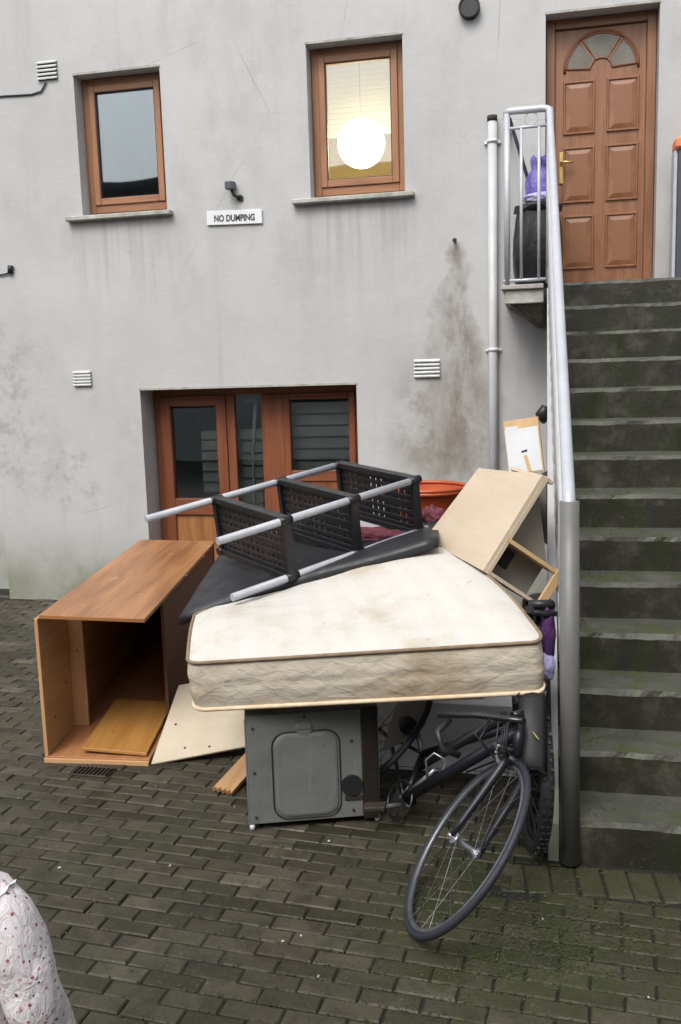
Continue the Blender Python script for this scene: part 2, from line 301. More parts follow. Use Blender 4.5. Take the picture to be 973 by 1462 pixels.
# ------------------------------------------------------------------ geometry helpers
class MB:
    """collects polygons, with UVs in metres, and links them as one mesh object"""
    def __init__(s): s.bm = bmesh.new(); s.uv = s.bm.loops.layers.uv.new('UVMap')
    def hexa(s, o, u, v, w_, bev=0.0):
        o, u, v, w_ = V(o), V(u), V(v), V(w_)
        if u.cross(v).dot(w_) < 0: o, w_ = o + w_, -w_
        t = bmesh.new(); L = t.loops.layers.uv.new('UVMap')
        vs = [t.verts.new(o + u*a + v*b + w_*c) for c in (0, 1) for b in (0, 1) for a in (0, 1)]
        ax = {'u': u.length, 'v': v.length, 'w': w_.length}
        off = random.random()*5
        for idx, (p, q) in (((0, 2, 3, 1), 'uv'), ((4, 5, 7, 6), 'uv'), ((0, 1, 5, 4), 'uw'), ((2, 6, 7, 3), 'uw'), ((0, 4, 6, 2), 'vw'), ((1, 3, 7, 5), 'vw')):
            f = t.faces.new([vs[i] for i in idx])
            sw = ax[p] < ax[q]
            for lp in f.loops:
                i = vs.index(lp.vert); cc = {'u': (i & 1)*ax['u'], 'v': ((i >> 1) & 1)*ax['v'], 'w': (i >> 2)*ax['w']}
                a, b_ = cc[p], cc[q]
                if sw: a, b_ = b_, a
                lp[L].uv = (a + off, b_ + off)
        if bev: bmesh.ops.bevel(t, geom=list(t.edges), offset=bev, segments=1, affect='EDGES', clamp_overlap=True)
        s.merge(t); return s
    def box(s, x0, x1, y0, y1, z0, z1, bev=0.0):
        return s.hexa((x0, y0, z0), (x1-x0, 0, 0), (0, y1-y0, 0), (0, 0, z1-z0), bev)
    def merge(s, t):
        me = bpy.data.meshes.new('tmp'); t.to_mesh(me); t.free(); s.bm.from_mesh(me); bpy.data.meshes.remove(me)
    def quad(s, *pts):
        f = s.bm.faces.new([s.bm.verts.new(V(p)) for p in pts])
        a, b, d = V(pts[0]), V(pts[1]), V(pts[-1]); ux = (b-a).normalized(); n = (b-a).cross(d-a).normalized(); uy = n.cross(ux)
        for lp in f.loops: lp[s.uv].uv = ((lp.vert.co-a).dot(ux), (lp.vert.co-a).dot(uy))
        return f
    def rings(s, rs, cap=True, closed=False, smooth=True):
        vr = [[s.bm.verts.new(p) for p in r] for r in rs]; n = len(rs[0])
        pairs = list(zip(vr, vr[1:])) + ([(vr[-1], vr[0])] if closed else [])
        for k, (a, b) in enumerate(pairs):
            for i in range(n):
                f = s.bm.faces.new((a[i], a[(i+1) % n], b[(i+1) % n], b[i])); f.smooth = smooth
                for lp, q in zip(f.loops, ((i, k), (i+1, k), (i+1, k+1), (i, k+1))): lp[s.uv].uv = (q[1]*.1, q[0]*.05)
        if cap and not closed:
            s.bm.faces.new(list(reversed(vr[0]))); s.bm.faces.new(vr[-1])
        return s
    def tube(s, pts, r, n=10, closed=False, cap=True):
        pts = [V(p) for p in pts]; rs = r if isinstance(r, (list, tuple)) else [r]*len(pts)
        out = []; m = len(pts); prev = None
        for i, p in enumerate(pts):
            if closed: d = pts[(i+1) % m] - pts[i-1]
            else: d = pts[min(i+1, m-1)] - pts[max(i-1, 0)]
            d.normalize()
            if prev is None:
                a = d.cross(V((0, 0, 1)) if abs(d.z) < .9 else V((1, 0, 0))).normalized()
            else: a = (prev - d*prev.dot(d)).normalized()
            prev = a; b = d.cross(a)
            out.append([p + (a*math.cos(2*math.pi*k/n) + b*math.sin(2*math.pi*k/n))*rs[i] for k in range(n)])
        return s.rings(out, cap, closed)
    def disc(s, c, n, r, th, seg=20):
        c, n = V(c), V(n).normalized(); return s.tube([c - n*th/2, c + n*th/2], r, seg)
    def build(s, name, mat, parent=None, smooth=None, **props):
        bmesh.ops.recalc_face_normals(s.bm, faces=s.bm.faces)
        if parent is not None:
            off = world_loc(parent)
            for v in s.bm.verts: v.co -= off
        if smooth is not None:
            for f in s.bm.faces: f.smooth = smooth
        me = bpy.data.meshes.new(name); s.bm.to_mesh(me); s.bm.free(); me.materials.append(mat)
        o = bpy.data.objects.new(name, me); col.objects.link(o)
        if parent is not None: o.parent = parent
        for k, v in props.items(): o[k] = v
        return o
def world_loc(o):
    l = V(o.location)
    while o.parent: o = o.parent; l += V(o.location)
    return l
def tag(o, label, cat, group=None):
    o['label'] = label; o['category'] = cat
    if group: o['group'] = group
    return o
def thing(name, label, cat, loc=(0, 0, 0), group=None):
    o = bpy.data.objects.new(name, None); col.objects.link(o); o.location = loc; o.empty_display_size = .1
    return tag(o, label, cat, group)
def copy_part(o, parent, delta=(0, 0, 0)):
    c = o.copy(); col.objects.link(c); c.parent = parent; c.location = V(o.location) + V(delta)
    for ch in o.children: copy_part(ch, c)
    return c
def circle(c, n, r, seg=48, ph=0):
    c, n = V(c), V(n).normalized(); a = n.cross(V((0, 0, 1)) if abs(n.z) < .95 else V((1, 0, 0))).normalized(); b = n.cross(a)
    return [c + (a*math.cos(2*math.pi*k/seg+ph) + b*math.sin(2*math.pi*k/seg+ph))*r for k in range(seg)]
def plastic_bag(c, r, h, seed, folds=7):
    mb = MB(); rs = []; n = 60
    prof = [(.25, 0), (.75, .03), (.98, .14), (1.0, .30), (.88, .46), (.70, .60), (.50, .70), (.42, .76), (.46, .84), (.50, .93), (.42, 1.0)]
    for k, (pr_, pz) in enumerate(prof):
        rg = []
        for i in range(n):
            a_ = 2*math.pi*i/n; cx, sy = math.cos(a_), math.sin(a_)
            f_ = pr_*(1 + (.10+.22*pz)*abs(math.sin(a_*folds/2+seed+pz*1.5))*(1 if pz > .3 else .4) + .16*mnoise.noise(V((cx*2+seed, sy*2, pz*3))))
            rg.append(V((c[0]+cx*r*f_, c[1]+sy*r*.8*f_, c[2]+pz*h+(.10*h*mnoise.noise(V((cx*2.5, sy*2.5, seed))) if pz > .85 else 0))))
        rs.append(rg)
    mb.rings(rs, True); return mb
def lump(c, rad, seed, amp=.25, fr=3.0, sub=4, squash=None, fold=0):
    mb = MB(); bmesh.ops.create_icosphere(mb.bm, subdivisions=sub, radius=1)
    for v in mb.bm.verts:
        d = v.co.normalized(); q = d*fr + V((seed*7.1, seed*3.3, seed))
        n = mnoise.noise(q)*amp + mnoise.noise(q*2.3)*amp*.5 + abs(mnoise.noise(q*4.1))*amp*fold
        p = d*(1+n); z = p.z
        if squash is not None and z < -squash: z = -squash
        v.co = V(c) + V((p.x*rad[0], p.y*rad[1], z*rad[2]))
    for f in mb.bm.faces: f.smooth = True
    return mb

WY = 7.01                                  # outer face of the rear wall
RI, GO, SY = .1712, .2441, 3.3284          # stair rise, going and first riser
ZL = RI*14; YL = SY + GO*13                # landing height and front

# ------------------------------------------------------------------ setting: ground
g = MB(); g.box(-60, 60, -60, 60, -.5, -.0075); go = g.build('ground', M['soil']); go['kind'] = 'structure'
pav = bpy.data.objects.new('courtyard_paving', None); col.objects.link(pav); pav['kind'] = 'structure'
PL, PW = .1905, .073; ang = R(-3.88); ca, sa = math.cos(ang), math.sin(ang)
def paver_bm(l, w_, seed):
    rnd = random.Random(seed); t = bmesh.new(); h = .05
    bl, bw = l/2-.0032, w_/2-.0032; c = .0045
    j = lambda a: a + rnd.uniform(-.0012, .0012)
    lo = [t.verts.new((j(x*bl), j(y*bw), -h)) for x, y in ((-1, -1), (1, -1), (1, 1), (-1, 1))]
    mi = [t.verts.new((v.co.x+rnd.uniform(-.0012, .0012), v.co.y+rnd.uniform(-.0012, .0012), -.0045)) for v in lo]
    hi = [t.verts.new((v.co.x*(1-c/bl), v.co.y*(1-c/bw), rnd.uniform(-.0012, .0012))) for v in lo]
    for a, b in ((lo, mi), (mi, hi)):
        for i in range(4): t.faces.new((a[i], a[(i+1) % 4], b[(i+1) % 4], b[i]))
    t.faces.new(hi); return t
variants = []
for k in range(14):
    t = paver_bm(PL, PW, k); me = bpy.data.meshes.new('paver'); t.to_mesh(me); t.free(); me.materials.append(M['paver']); variants.append(me)
camp = V((0, 0, CAM['h']))
def in_view(p, marg=0):
    d = V(p) - camp; z = d.dot(fw)
    if z < .3: return False
    x = 486.5 + CAM['f']*d.dot(r2)/z; y = 731 - CAM['f']*d.dot(u2)/z
    return -marg < x < 973+marg and -marg < y < 1462+marg
slots = []
for r_ in range(-25, 112):
    for c_ in range(-60, 30):
        u = (c_ + (.5 if r_ % 2 else 0))*PL + .06 + mnoise.noise(V((r_*.7, 3, 1)))*.012; v = r_*PW + .015
        x, y = u*ca - v*sa, u*sa + v*ca
        if x < -6.6 or x > 1.9 or y < .3 or y > 7.06: continue
        if x > -4.55 and y > WY - .05: continue
        if x > -.02 and y > 3.098: continue
        if -.14 < x <= -.02 and y > 3.09 and y < 3.33: continue
        slots.append((x, y, ang, 0))
for k in range(-1, 17):                                   # soldier course along the foot of the stairs
    slots.append((-.035 + k*.0925 + .02, SY - .125 + .006*k*.4, R(90+5), 1))
def hidden(x, y):                                          # wholly beneath the pile
    return (-2.3 < x < -1.2 and y > 4.1 and y < 6) or (-1.1 < x < -.05 and y > 3.9)
slots.sort(key=lambda s: (not (in_view((s[0], s[1], 0), 10) and not hidden(s[0], s[1])), (V((s[0], s[1], 0))-camp).length))
rest = bmesh.new()
for i, (x, y, a, kind) in enumerate(slots):
    z = mnoise.noise(V((x*2.2, y*2.2, 0)))*.005 + random.uniform(-.002, .002)
    mt = Matrix.Translation((x, y, z)) @ Matrix.Rotation(a + random.uniform(-.012, .012), 4, 'Z') @ Matrix.Rotation(random.uniform(-.012, .012), 4, 'X') @ Matrix.Rotation(random.uniform(-.008, .008), 4, 'Y')
    if kind: mt = mt @ Matrix.Diagonal((1, .0925/PW, 1, 1))
    if i < 300:
        o = bpy.data.objects.new('paver', variants[random.randrange(14)]); col.objects.link(o); o.parent = pav; o.matrix_local = mt
    else:
        n0 = len(rest.verts); rest.from_mesh(variants[random.randrange(14)]); rest.verts.ensure_lookup_table()
        bmesh.ops.transform(rest, matrix=mt, verts=rest.verts[n0:])
me = bpy.data.meshes.new('far_pavers'); rest.to_mesh(me); rest.free(); 
if not me.materials: me.materials.append(M['paver'])
o = bpy.data.objects.new('far_pavers', me); col.objects.link(o); o.parent = pav; o['kind'] = 'stuff'

# ------------------------------------------------------------------ the building behind
bld = thing('apartment_building', 'grey rendered building with brown timber windows and a raised panelled door', 'building', (0, WY, 0))
XL, XR, ZT = -4.52, 3.4, 5.6
holes = [(-3.585, -2.868, 3.142, 4.197), (-1.715, -1.0, 3.15, 4.238), (-3.19, -1.405, 0.0, 1.757), (.006, .762, ZL, 4.262)]
DEP = [.13, .13, .25, .13]
xs = sorted({XL, XR} | {h[0] for h in holes} | {h[1] for h in holes}); zs = sorted({-.05, ZT} | {h[2] for h in holes} | {h[3] for h in holes})
wm = MB()
for i in range(len(xs)-1):
    for k in range(len(zs)-1):
        cx, cz = (xs[i]+xs[i+1])/2, (zs[k]+zs[k+1])/2
        if any(h[0] < cx < h[1] and h[2] < cz < h[3] for h in holes): continue
        wm.quad((xs[i], WY, zs[k]), (xs[i+1], WY, zs[k]), (xs[i+1], WY, zs[k+1]), (xs[i], WY, zs[k+1]))
for (x0, x1, z0, z1), d in zip(holes, DEP):
    D = WY + d + .12
    wm.quad((x0, WY, z0), (x0, WY, z1), (x0, D, z1), (x0, D, z0)); wm.quad((x1, WY, z0), (x1, D, z0), (x1, D, z1), (x1, WY, z1))
    wm.quad((x0, WY, z1), (x1, WY, z1), (x1, D, z1), (x0, D, z1)); wm.quad((x0, WY, z0), (x0, D, z0), (x1, D, z0), (x1, WY, z0))
wm.quad((XL, WY, -.05), (XL, WY, ZT), (XL, WY+.5, ZT), (XL, WY+.5, -.05))
wm.quad((XL, WY, ZT), (XR, WY, ZT), (XR, WY+.5, ZT), (XL, WY+.5, ZT)); wm.quad((XR, WY, -.05), (XR, WY+.5, -.05), (XR, WY+.5, ZT), (XR, WY, ZT))
bmesh.ops.remove_doubles(wm.bm, verts=wm.bm.verts, dist=1e-4)
wo_ = wm.build('wall', M['wall'], bld)
for h in holes:                                               # thin render stop beads over the openings
    MB().box(h[0]-.006, h[1]+.006, WY-.006, WY+.004, h[3]-.004, h[3]+.012).build('lintel_bead', M['sill'], bld)
def frame_mb(x0, x1, z0, z1, y0, y1, t, b=None, bev=.004):
    b = b or t; m = MB()
    m.box(x0, x0+t, y0, y1, z0, z1, bev); m.box(x1-t, x1, y0, y1, z0, z1, bev)
    m.box(x0+t, x1-t, y0+.001, y1, z1-t, z1, bev); m.box(x0+t, x1-t, y0+.001, y1, z0, z0+b, bev); return m
def casement(h, mat, gl, tilt=0):
    x0, x1, z0, z1 = h; y = WY + .13
    f = frame_mb(x0+.004, x1-.004, z0+.03, z1-.003, y, y+.09, .055, .06).build('window', mat, bld)
    s = frame_mb(x0+.058, x1-.058, z0+.092, z1-.057, y-.016, y+.05, .05, .05).build('sash', mat, f)
    MB().box(x0+.107, x1-.107, y+.012, y+.018, z0+.140, z1-.105).build('pane', gl, f)
    g_ = frame_mb(x0+.106, x1-.106, z0+.139, z1-.104, y-.004, y+.010, .010, .010, .002).build('glazing_bead', M['dark'], f)
    return f
casement(holes[0], M['frame_light'], M['glass']); casement(holes[1], M['frame_light'], M['glass'])
for (x0, x1, z1) in ((-3.71, -2.82, 3.142), (-1.85, -.93, 3.15)):
    m = MB(); m.hexa((x0, WY-.065, z1-.045), (x1-x0, 0, 0), (0, .19, 0), (0, 0, .035), .006); so_ = m.build('window_sill', M['sill'], bld)
# rooms behind the two upper windows (real boxes the panes look into)
def room(x0, x1, y0, y1, z0, z1, mat, name='room'):
    m = MB(); m.quad((x0, y1, z0), (x1, y1, z0), (x1, y1, z1), (x0, y1, z1)); m.quad((x0, y0, z0), (x0, y1, z0), (x0, y1, z1), (x0, y0, z1))
    m.quad((x1, y0, z0), (x1, y0, z1), (x1, y1, z1), (x1, y1, z0)); m.quad((x0, y0, z0), (x1, y0, z0), (x1, y1, z0), (x0, y1, z0)); m.quad((x0, y0, z1), (x0, y1, z1), (x1, y1, z1), (x1, y0, z1))
    return m.build(name, mat, bld)
y0 = WY + .262
room(-4.3, -2.45, y0, y0+2.6, 2.5, 4.9, M['room']); room(-2.38, -.3, y0, y0+2.4, 2.5, 4.9, M['kitchen']); room(-3.6, -1.0, WY+.372, WY+2.4, -.01, 2.3, M['room']); room(-.15, 1.1, y0, y0+2, ZL, 4.9, M['room'])
# lower glazed door and side lights
y = WY + .25; h = holes[2]
lf = frame_mb(h[0]+.008, h[1]-.006, .02, h[3]-.004, y, y+.10, .06, .09).build('glazed_door', M['frame'], bld)
m = MB(); m.box(-2.549, -2.478, y-.012, y+.09, .11, h[3]-.064, .004); m.box(-2.25, -2.06, y-.010, y+.09, .11, h[3]-.064, .004); m.build('mullion', M['frame'], lf)
m = frame_mb(-3.122, -2.55, .11, h[3]-.064, y-.028, y+.05, .085, .10); m.box(-3.037, -2.635, y-.027, y+.05, .70, .835, .004); m.build('door_leaf', M['frame'], lf)
MB().box(-3.037, -2.635, y-.005, y+.03, .21, .70).build('lower_panel', M['pine'], lf)
MB().box(-3.037, -2.635, y+.012, y+.018, .835, h[3]-.164).build('pane', M['glass'], lf)
MB().box(-2.478, -2.25, y+.012, y+.018, .11, h[3]-.064).build('pane', M['glass'], lf)
m = frame_mb(-2.06, h[1]-.066, .98, h[3]-.064, y-.020, y+.05, .050, .085); m.build('sash', M['frame'], lf)
MB().box(-2.01, h[1]-.116, y+.012, y+.018, 1.065, h[3]-.139).build('pane', M['glass'], lf)
MB().box(-2.06, h[1]-.066, y-.006, y+.05, .11, .98).build('lower_panel', M['frame'], lf)
# panelled front door
hx = holes[3]; y = WY + .13
dr = frame_mb(hx[0]+.004, hx[1]-.004, ZL+.001, hx[3]-.004, y, y+.1, .062, .02).build('entrance_door', M['door'], bld)
lx0, lx1, lz0, lz1 = .072, .696, ZL+.025, hx[3]-.068
leaf = MB(); leaf.box(lx0, lx1, y+.03, y+.07, lz0, lz1, .003); leaf.build('door_leaf', M['door'], dr)
def raised_panel(x0, x1, z0, z1):
    m = MB()
    yf = y + .03; pr = .016
    o_ = [(x0, z0), (x1, z0), (x1, z1), (x0, z1)]; ins = lambda e: [(x0+e, z0+e), (x1-e, z0+e), (x1-e, z1-e), (x0+e, z1-e)]
    levels = [(o_, 0), (ins(.006), -.013), (ins(.014), -.013), (ins(.020), -.003), (ins(.052), -.011)]
    rs = [[V((x, yf + d - .001, z)) for x, z in pts] for pts, d in levels]
    m.rings(rs, False, smooth=False); m.bm.faces.new([m.bm.verts.new(p) for p in rs[-1]])
    bmesh.ops.remove_doubles(m.bm, verts=m.bm.verts, dist=1e-5)
    return m.build('panel', M['door'], dr)
for x0, x1 in ((.128, .352), (.428, .652)):
    for z0, z1 in ((3.482, 3.848), (3.008, 3.400), (2.54, 2.925)): raised_panel(x0, x1, z0, z1)
# fanlight: three curved panes with a moulded rim
fc = V((.39, y+.026, 3.915)); fr_o, fr_i = .238, .075
def arc(r, a0, a1, n=12, dy=0): return [fc + V((math.cos(a0+(a1-a0)*k/n)*r, dy, math.sin(a0+(a1-a0)*k/n)*r)) for k in range(n+1)]
for a0, a1 in ((R(4), R(52)), (R(58), R(122)), (R(128), R(176))):
    m = MB(); pts = arc(fr_o, a0, a1, 10) + list(reversed(arc(fr_i, a0, a1, 10)))
    m.rings([[p + V((0, .004, 0)) for p in pts], [p for p in pts]], True, smooth=False); m.build('fanlight_pane', M['glass_d'], dr)
    m = MB(); m.tube(pts, .007, 6, closed=True); m.build('glazing_bead', M['door'], dr)
m = MB(); m.tube(arc(fr_o+.014, R(-2), R(182), 24), .010, 8); m.build('fanlight_rim', M['frame'], dr)
m = MB(); m.box(.103, .133, y+.018, y+.031, 3.15, 3.37, .003); m.tube([(.118, y+.02, 3.29), (.118, y-.03, 3.29), (.15, y-.038, 3.288), (.20, y-.036, 3.284)], .009, 8); m.build('handle', M['brass'], dr)

# ------------------------------------------------------------------ neighbour wall and the building across the yard
nb = thing('neighbouring_wall', 'pale rendered wall set back beyond the left corner of the building', 'wall', (-5.6, 7.4, 0))
MB().box(-7.2, XL-.003, 7.36, 7.7, -.03, 5.4).build('wall', M['wall'], nb)
far = thing('building_opposite', 'plain rendered terrace facing the yard, seen only in the window reflections', 'building', (0, -4.6, 0))
MB().box(-13, 9, -5.6, -5.0, 0, 5.9).build('wall', M['farwall'], far)
m = MB(); m.hexa((-13.4, -4.7, 5.85), (22.8, 0, 0), (0, -4, .5), (0, 0, .15)); m.build('roof', M['slate'], far)
m = MB(); m.box(-13.4, 9.4, -4.99, -4.72, 5.75, 5.87); m.build('eaves', M['dark'], far)
for x in (-9, -5.5, -2, 1.5, 5):
    f = frame_mb(x, x+1.0, 3.2, 4.6, -5.02, -4.96, .08).build('window', M['white'], far); MB().box(x+.08, x+.92, -4.995, -4.985, 3.28, 4.52).build('pane', M['glass_d'], f)
sdw = thing('added_shade_wall', 'tall unseen wall added right of the stairs to darken them, out of frame', 'wall', (3.45, 1, 0))  # wall added out of view to keep light off the stairs
MB().box(3.45, 3.75, -4.9, WY-.01, -.02, 5.0).build('wall', M['farwall'], sdw)

# ------------------------------------------------------------------ fittings on the rear wall
def vent(cx, cz, w_, h_, label, rows=5):
    t = thing('wall_vent', label, 'vent', (cx, WY, cz), 'louvred vents on the grey wall')
    MB().box(cx-w_/2+.004, cx+w_/2-.004, WY-.004, WY+.002, cz-h_/2+.004, cz+h_/2-.004).build('backing', M['dark'], t)
    for k in range(rows):
        z = cz - h_/2 + (k+.5)*h_/rows; m = MB()
        m.hexa((cx-w_/2, WY-.022, z-.010), (w_, 0, 0), (0, .018, .014), (0, -.003, .010), .001); m.build('slat', M['vent'], t)
    return t
vent(-3.80, 4.25, .17, .145, 'small white louvred vent at the top left with a cable running below it')
vent(-3.685, 1.862, .158, .125, 'white louvred vent left of the wide lower window')
vent(-.859, 1.858, .195, .14, 'grimy louvred vent in the stained patch beside the downpipe')
dp = thing('downpipe', 'white plastic downpipe running down the grey wall beside the landing', 'pipe', (-.365, WY-.045, 0))
m = MB(); m.tube([(-.362, WY-.045, 3.58), (-.368, WY-.045, 0.02)], .033, 16); m.build('pipe', M['pipegrey'], dp)
for z in (3.44, 1.98): m = MB(); m.tube([(-.362, WY-.045, z-.012), (-.362, WY-.045, z+.012)], .039, 16); m.box(-.42, -.305, WY-.02, WY-.003, z-.010, z+.010); m.build('pipe_clip', M['white'], dp)
m = MB(); m.tube([(-.362, WY-.045, 3.575), (-.362, WY-.045, 3.612)], .036, 16); m.build('cap', M['rust'], dp)
fl = thing('flue_outlet', 'round black flue outlet near the top of the wall', 'flue', (-.517, WY, 4.35))
m = MB(); m.tube([(-.517, WY+.0, 4.35), (-.517, WY-.05, 4.35)], [.074, .070], 24); m.build('cowl', M['dark'], fl)
m = MB(); m.tube(circle((-.517, WY-.05, 4.35), (0, 1, 0), .068, 24), .008, 6, closed=True); m.build('rim', M['rust'], fl)
cc = thing('wall_camera', 'small dark camera on an angled bracket above the white sign', 'camera', (-2.31, WY, 3.22))
m = MB(); m.hexa((-2.352, WY-.11, 3.235), (.060, 0, .0), (0, .10, .012), (-.003, 0, .062), .008); m.build('camera_body', M['darkgrey'], cc)
m = MB(); m.tube([(-2.315, WY-.06, 3.238), (-2.300, WY-.05, 3.20), (-2.268, WY-.01, 3.185)], .011, 8); m.disc((-2.268, WY-.006, 3.185), (0, 1, 0), .026, .010, 12); m.build('bracket', M['dark'], cc)
sg = thing('wall_sign', 'white oblong sign with two grey words fixed below the camera', 'sign', (-2.318, WY, 3.05))
m = MB(); m.hexa((-2.542, WY-.018, 3.000), (.445, 0, -.012), (0, .014, 0), (0, 0, .105), .003); m.build('board', M['whiteboard'], sg)
tc = bpy.data.curves.new('lettering', 'FONT'); tc.body = 'NO DUMPING'; tc.size = .066; tc.extrude = .001; tc.align_x = 'CENTER'; tc.offset = .0022
to = bpy.data.objects.new('lettering_curve', tc); col.objects.link(to)
bpy.context.view_layer.update()
me = bpy.data.meshes.new_from_object(to.evaluated_get(bpy.context.evaluated_depsgraph_get())); col.objects.unlink(to); bpy.data.objects.remove(to)
me.materials.clear(); me.materials.append(M['ink'])
lo_ = bpy.data.objects.new('lettering', me); col.objects.link(lo_); lo_.parent = sg; lo_.location = (.0, -.0195, -.030); lo_.rotation_euler = (R(90), R(1.5), 0); lo_.scale = (.78, 1, 1)
m = MB(); m.tube([(-4.53, WY-.008, 4.09), (-4.2, WY-.008, 4.095), (-3.95, WY-.008, 4.085), (-3.86, WY-.010, 4.10), (-3.815, WY-.012, 4.165)], .0065, 6)
tag(m.build('cable', M['dark']), 'thin dark cable curving up the wall to the top left vent', 'cable')
m = MB(); m.tube([(-4.53, WY-.012, 2.715), (-4.32, WY-.012, 2.722), (-4.255, WY-.014, 2.735)], .007, 6); m.tube([(-4.255, WY-.014, 2.73), (-4.245, WY-.02, 2.79)], .022, 8)
tag(m.build('cable_stub', M['dark']), 'short dark cable stub ending on the wall at the far left', 'cable')
m = MB(); m.tube([(-.638, WY+.01, 2.77), (-.638, WY-.035, 2.775)], .011, 8); m.disc((-.638, WY-.036, 2.775), (0, 1, 0), .017, .006, 10)
tag(m.build('bolt', M['rust']), 'rusty bolt in the wall at the top of the long brown stain', 'bolt')

# room contents seen through the panes
bl = thing('window_blind', 'cream slatted blind half lowered behind the lit upper window', 'blind', (-1.5, WY+.95, 3.82))
for k in range(20):
    z = 3.825 + k*.042; m = MB(); m.hexa((-2.30, WY+.95, z), (1.6, 0, 0), (0, .008, .037), (0, -.002, .0015)); m.build('slat', M['blind'], bl)
MB().box(-2.30, -.70, WY+.94, WY+.97, 3.80, 3.82).build('bottom_rail', M['blind'], bl)
lp = thing('globe_lamp', 'lit white paper globe lamp hanging behind the upper right window', 'lamp', (-1.43, WY+.59, 3.65))
m = MB(); bmesh.ops.create_uvsphere(m.bm, u_segments=32, v_segments=20, radius=.188)
for v in m.bm.verts: v.co += V((-1.43, WY+.59, 3.65))
m.build('shade', M['lamp'], lp, smooth=True)
m = MB(); m.tube([(-1.43, WY+.59, 3.84), (-1.43, WY+.59, 4.9)], .0015, 6); m.build('cord', M['dark'], lp)
ch = thing('armchair', 'grey rounded chair back below the lit globe lamp', 'chair', (-1.38, WY+1.3, 2.5))
m = MB(); m.tube([(-1.60, WY+1.35, 2.52), (-1.60, WY+1.35, 3.0), (-1.60, WY+1.35, 3.28), (-1.60, WY+1.35, 3.34)], [.24, .27, .21, .10], 20); m.build('backrest', M['roomgrey'], ch)
sh = thing('wall_shelf', 'small dark shelves on the cream wall right of the globe lamp', 'shelf', (-.9, WY+2.2, 3.4))
for z in (3.30, 3.44): MB().box(-1.12, -.5, WY+2.1, WY+2.6, z, z+.03).build('shelf', M['frame'], sh)
def slat_blind(x0, x1, z0, z1, n, yy, label):
    b_ = thing('window_blind', label, 'blind', ((x0+x1)/2, yy, z1), 'dark slatted blinds behind the lower panes')
    for k in range(n):
        z = z0 + (z1-z0)*k/n; m = MB(); m.hexa((x0, yy, z), (x1-x0, 0, 0), (0, .012, (z1-z0)/n*.82), (0, -.003, .002)); m.build('slat', M['blind_d'], b_)
slat_blind(-2.49, -2.24, .35, 1.42, 10, WY+.40, 'dark slatted blind in the narrow middle light of the lower window')
slat_blind(-2.06, -1.44, .85, 1.62, 8, WY+.40, 'dark slatted blind behind the right pane of the lower window')
slat_blind(-2.90, -2.70, .85, 1.40, 6, WY+.55, 'short dark blind deep behind the glazed lower door')
m = MB(); m.tube([(-2.44, WY+.385, 1.64), (-2.33, WY+.385, 1.64), (-2.34, WY+.385, 1.60), (-2.385, WY+.385, 1.2), (-2.39, WY+.385, .5)], [.022, .022, .02, .012, .010], 8)
tag(m.build('curtain_pole', M['vent']), 'pale thin pole standing behind the middle light of the lower window', 'pole')

# ------------------------------------------------------------------ stairs and landing
stt = thing('concrete_staircase', 'dark mossy concrete steps climbing to the panelled door', 'stairs', (.6, SY, 0))
SX0, SX1 = .062, 1.35
for k in range(1, 15):
    yk = SY + GO*(k-1); z0, z1 = (k-1)*RI - (.004 if k > 1 else .03), k*RI
    t = bmesh.new(); nx = 52; yb = min(yk + GO + .06, WY - .003) if k < 14 else WY - .003
    rows = []
    for i in range(nx+1):
        x = SX0 + (SX1-SX0)*i/nx
        j = lambda s, a: mnoise.noise(V((x*5, k*3.1+s, s)))*a + mnoise.noise(V((x*17, k*1.7, s)))*a*.5
        e = .006
        rows.append([V((x, yk+.012+j(1, .004), z0)), V((x, yk+j(2, .008), z1-.022+j(3, .006))), V((x, yk+.012+j(4, .010)+.012*max(0, mnoise.noise(V((x*9, k*5.3, 7)))-.25), z1-.002+j(5, .004)-.010*max(0, mnoise.noise(V((x*9, k*5.3, 7)))-.25))), V((x, yk+GO*.5, z1+j(6, .0025))), V((x, yb, z1+j(7, .002)))])
    vv = [[t.verts.new(p) for p in r_] for r_ in rows]
    for a, b in zip(vv, vv[1:]):
        for i in range(4): t.faces.new((a[i], b[i], b[i+1], a[i+1]))
    for e_ in (vv[0], vv[-1]):
        t.faces.new(e_ + [t.verts.new((e_[0].co.x, yb, z0))])
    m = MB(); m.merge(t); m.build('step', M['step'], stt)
# stringer below the steps and the corbelled landing slab on the left
m = MB()
pr_ = [(SY+.02, -.02), (SY+.02, RI-.03), (YL+.02, ZL-.03), (YL+.02, ZL-.12), (YL-.0, ZL-.9), (SY+1.6, -.02)]
m.rings([[V((x, a, b)) for a, b in pr_] for x in (.020, .060)], True, smooth=False); m.build('string_wall', M['wall'], stt)
m = MB(); m.box(-.262, -.003, YL+.02, WY-.004, ZL-.125, ZL-.03, .006); m.build('landing_slab', M['sill'], stt)
m = MB(); m.box(-.285, -.003, YL-.005, WY-.004, ZL-.03, ZL+.001, .005); m.build('landing_edge', M['sill'], stt)
m = MB(); m.rings([[V((-.23, YL+.03, ZL-.125)), V((-.003, YL+.03, ZL-.125)), V((-.003, WY-.004, ZL-.125)), V((-.23, WY-.004, ZL-.125))], [V((-.05, YL+.10, ZL-.27)), V((-.003, YL+.10, ZL-.27)), V((-.003, WY-.004, ZL-.27)), V((-.05, WY-.004, ZL-.27))]], True, smooth=False); m.build('corbel', M['step'], stt)

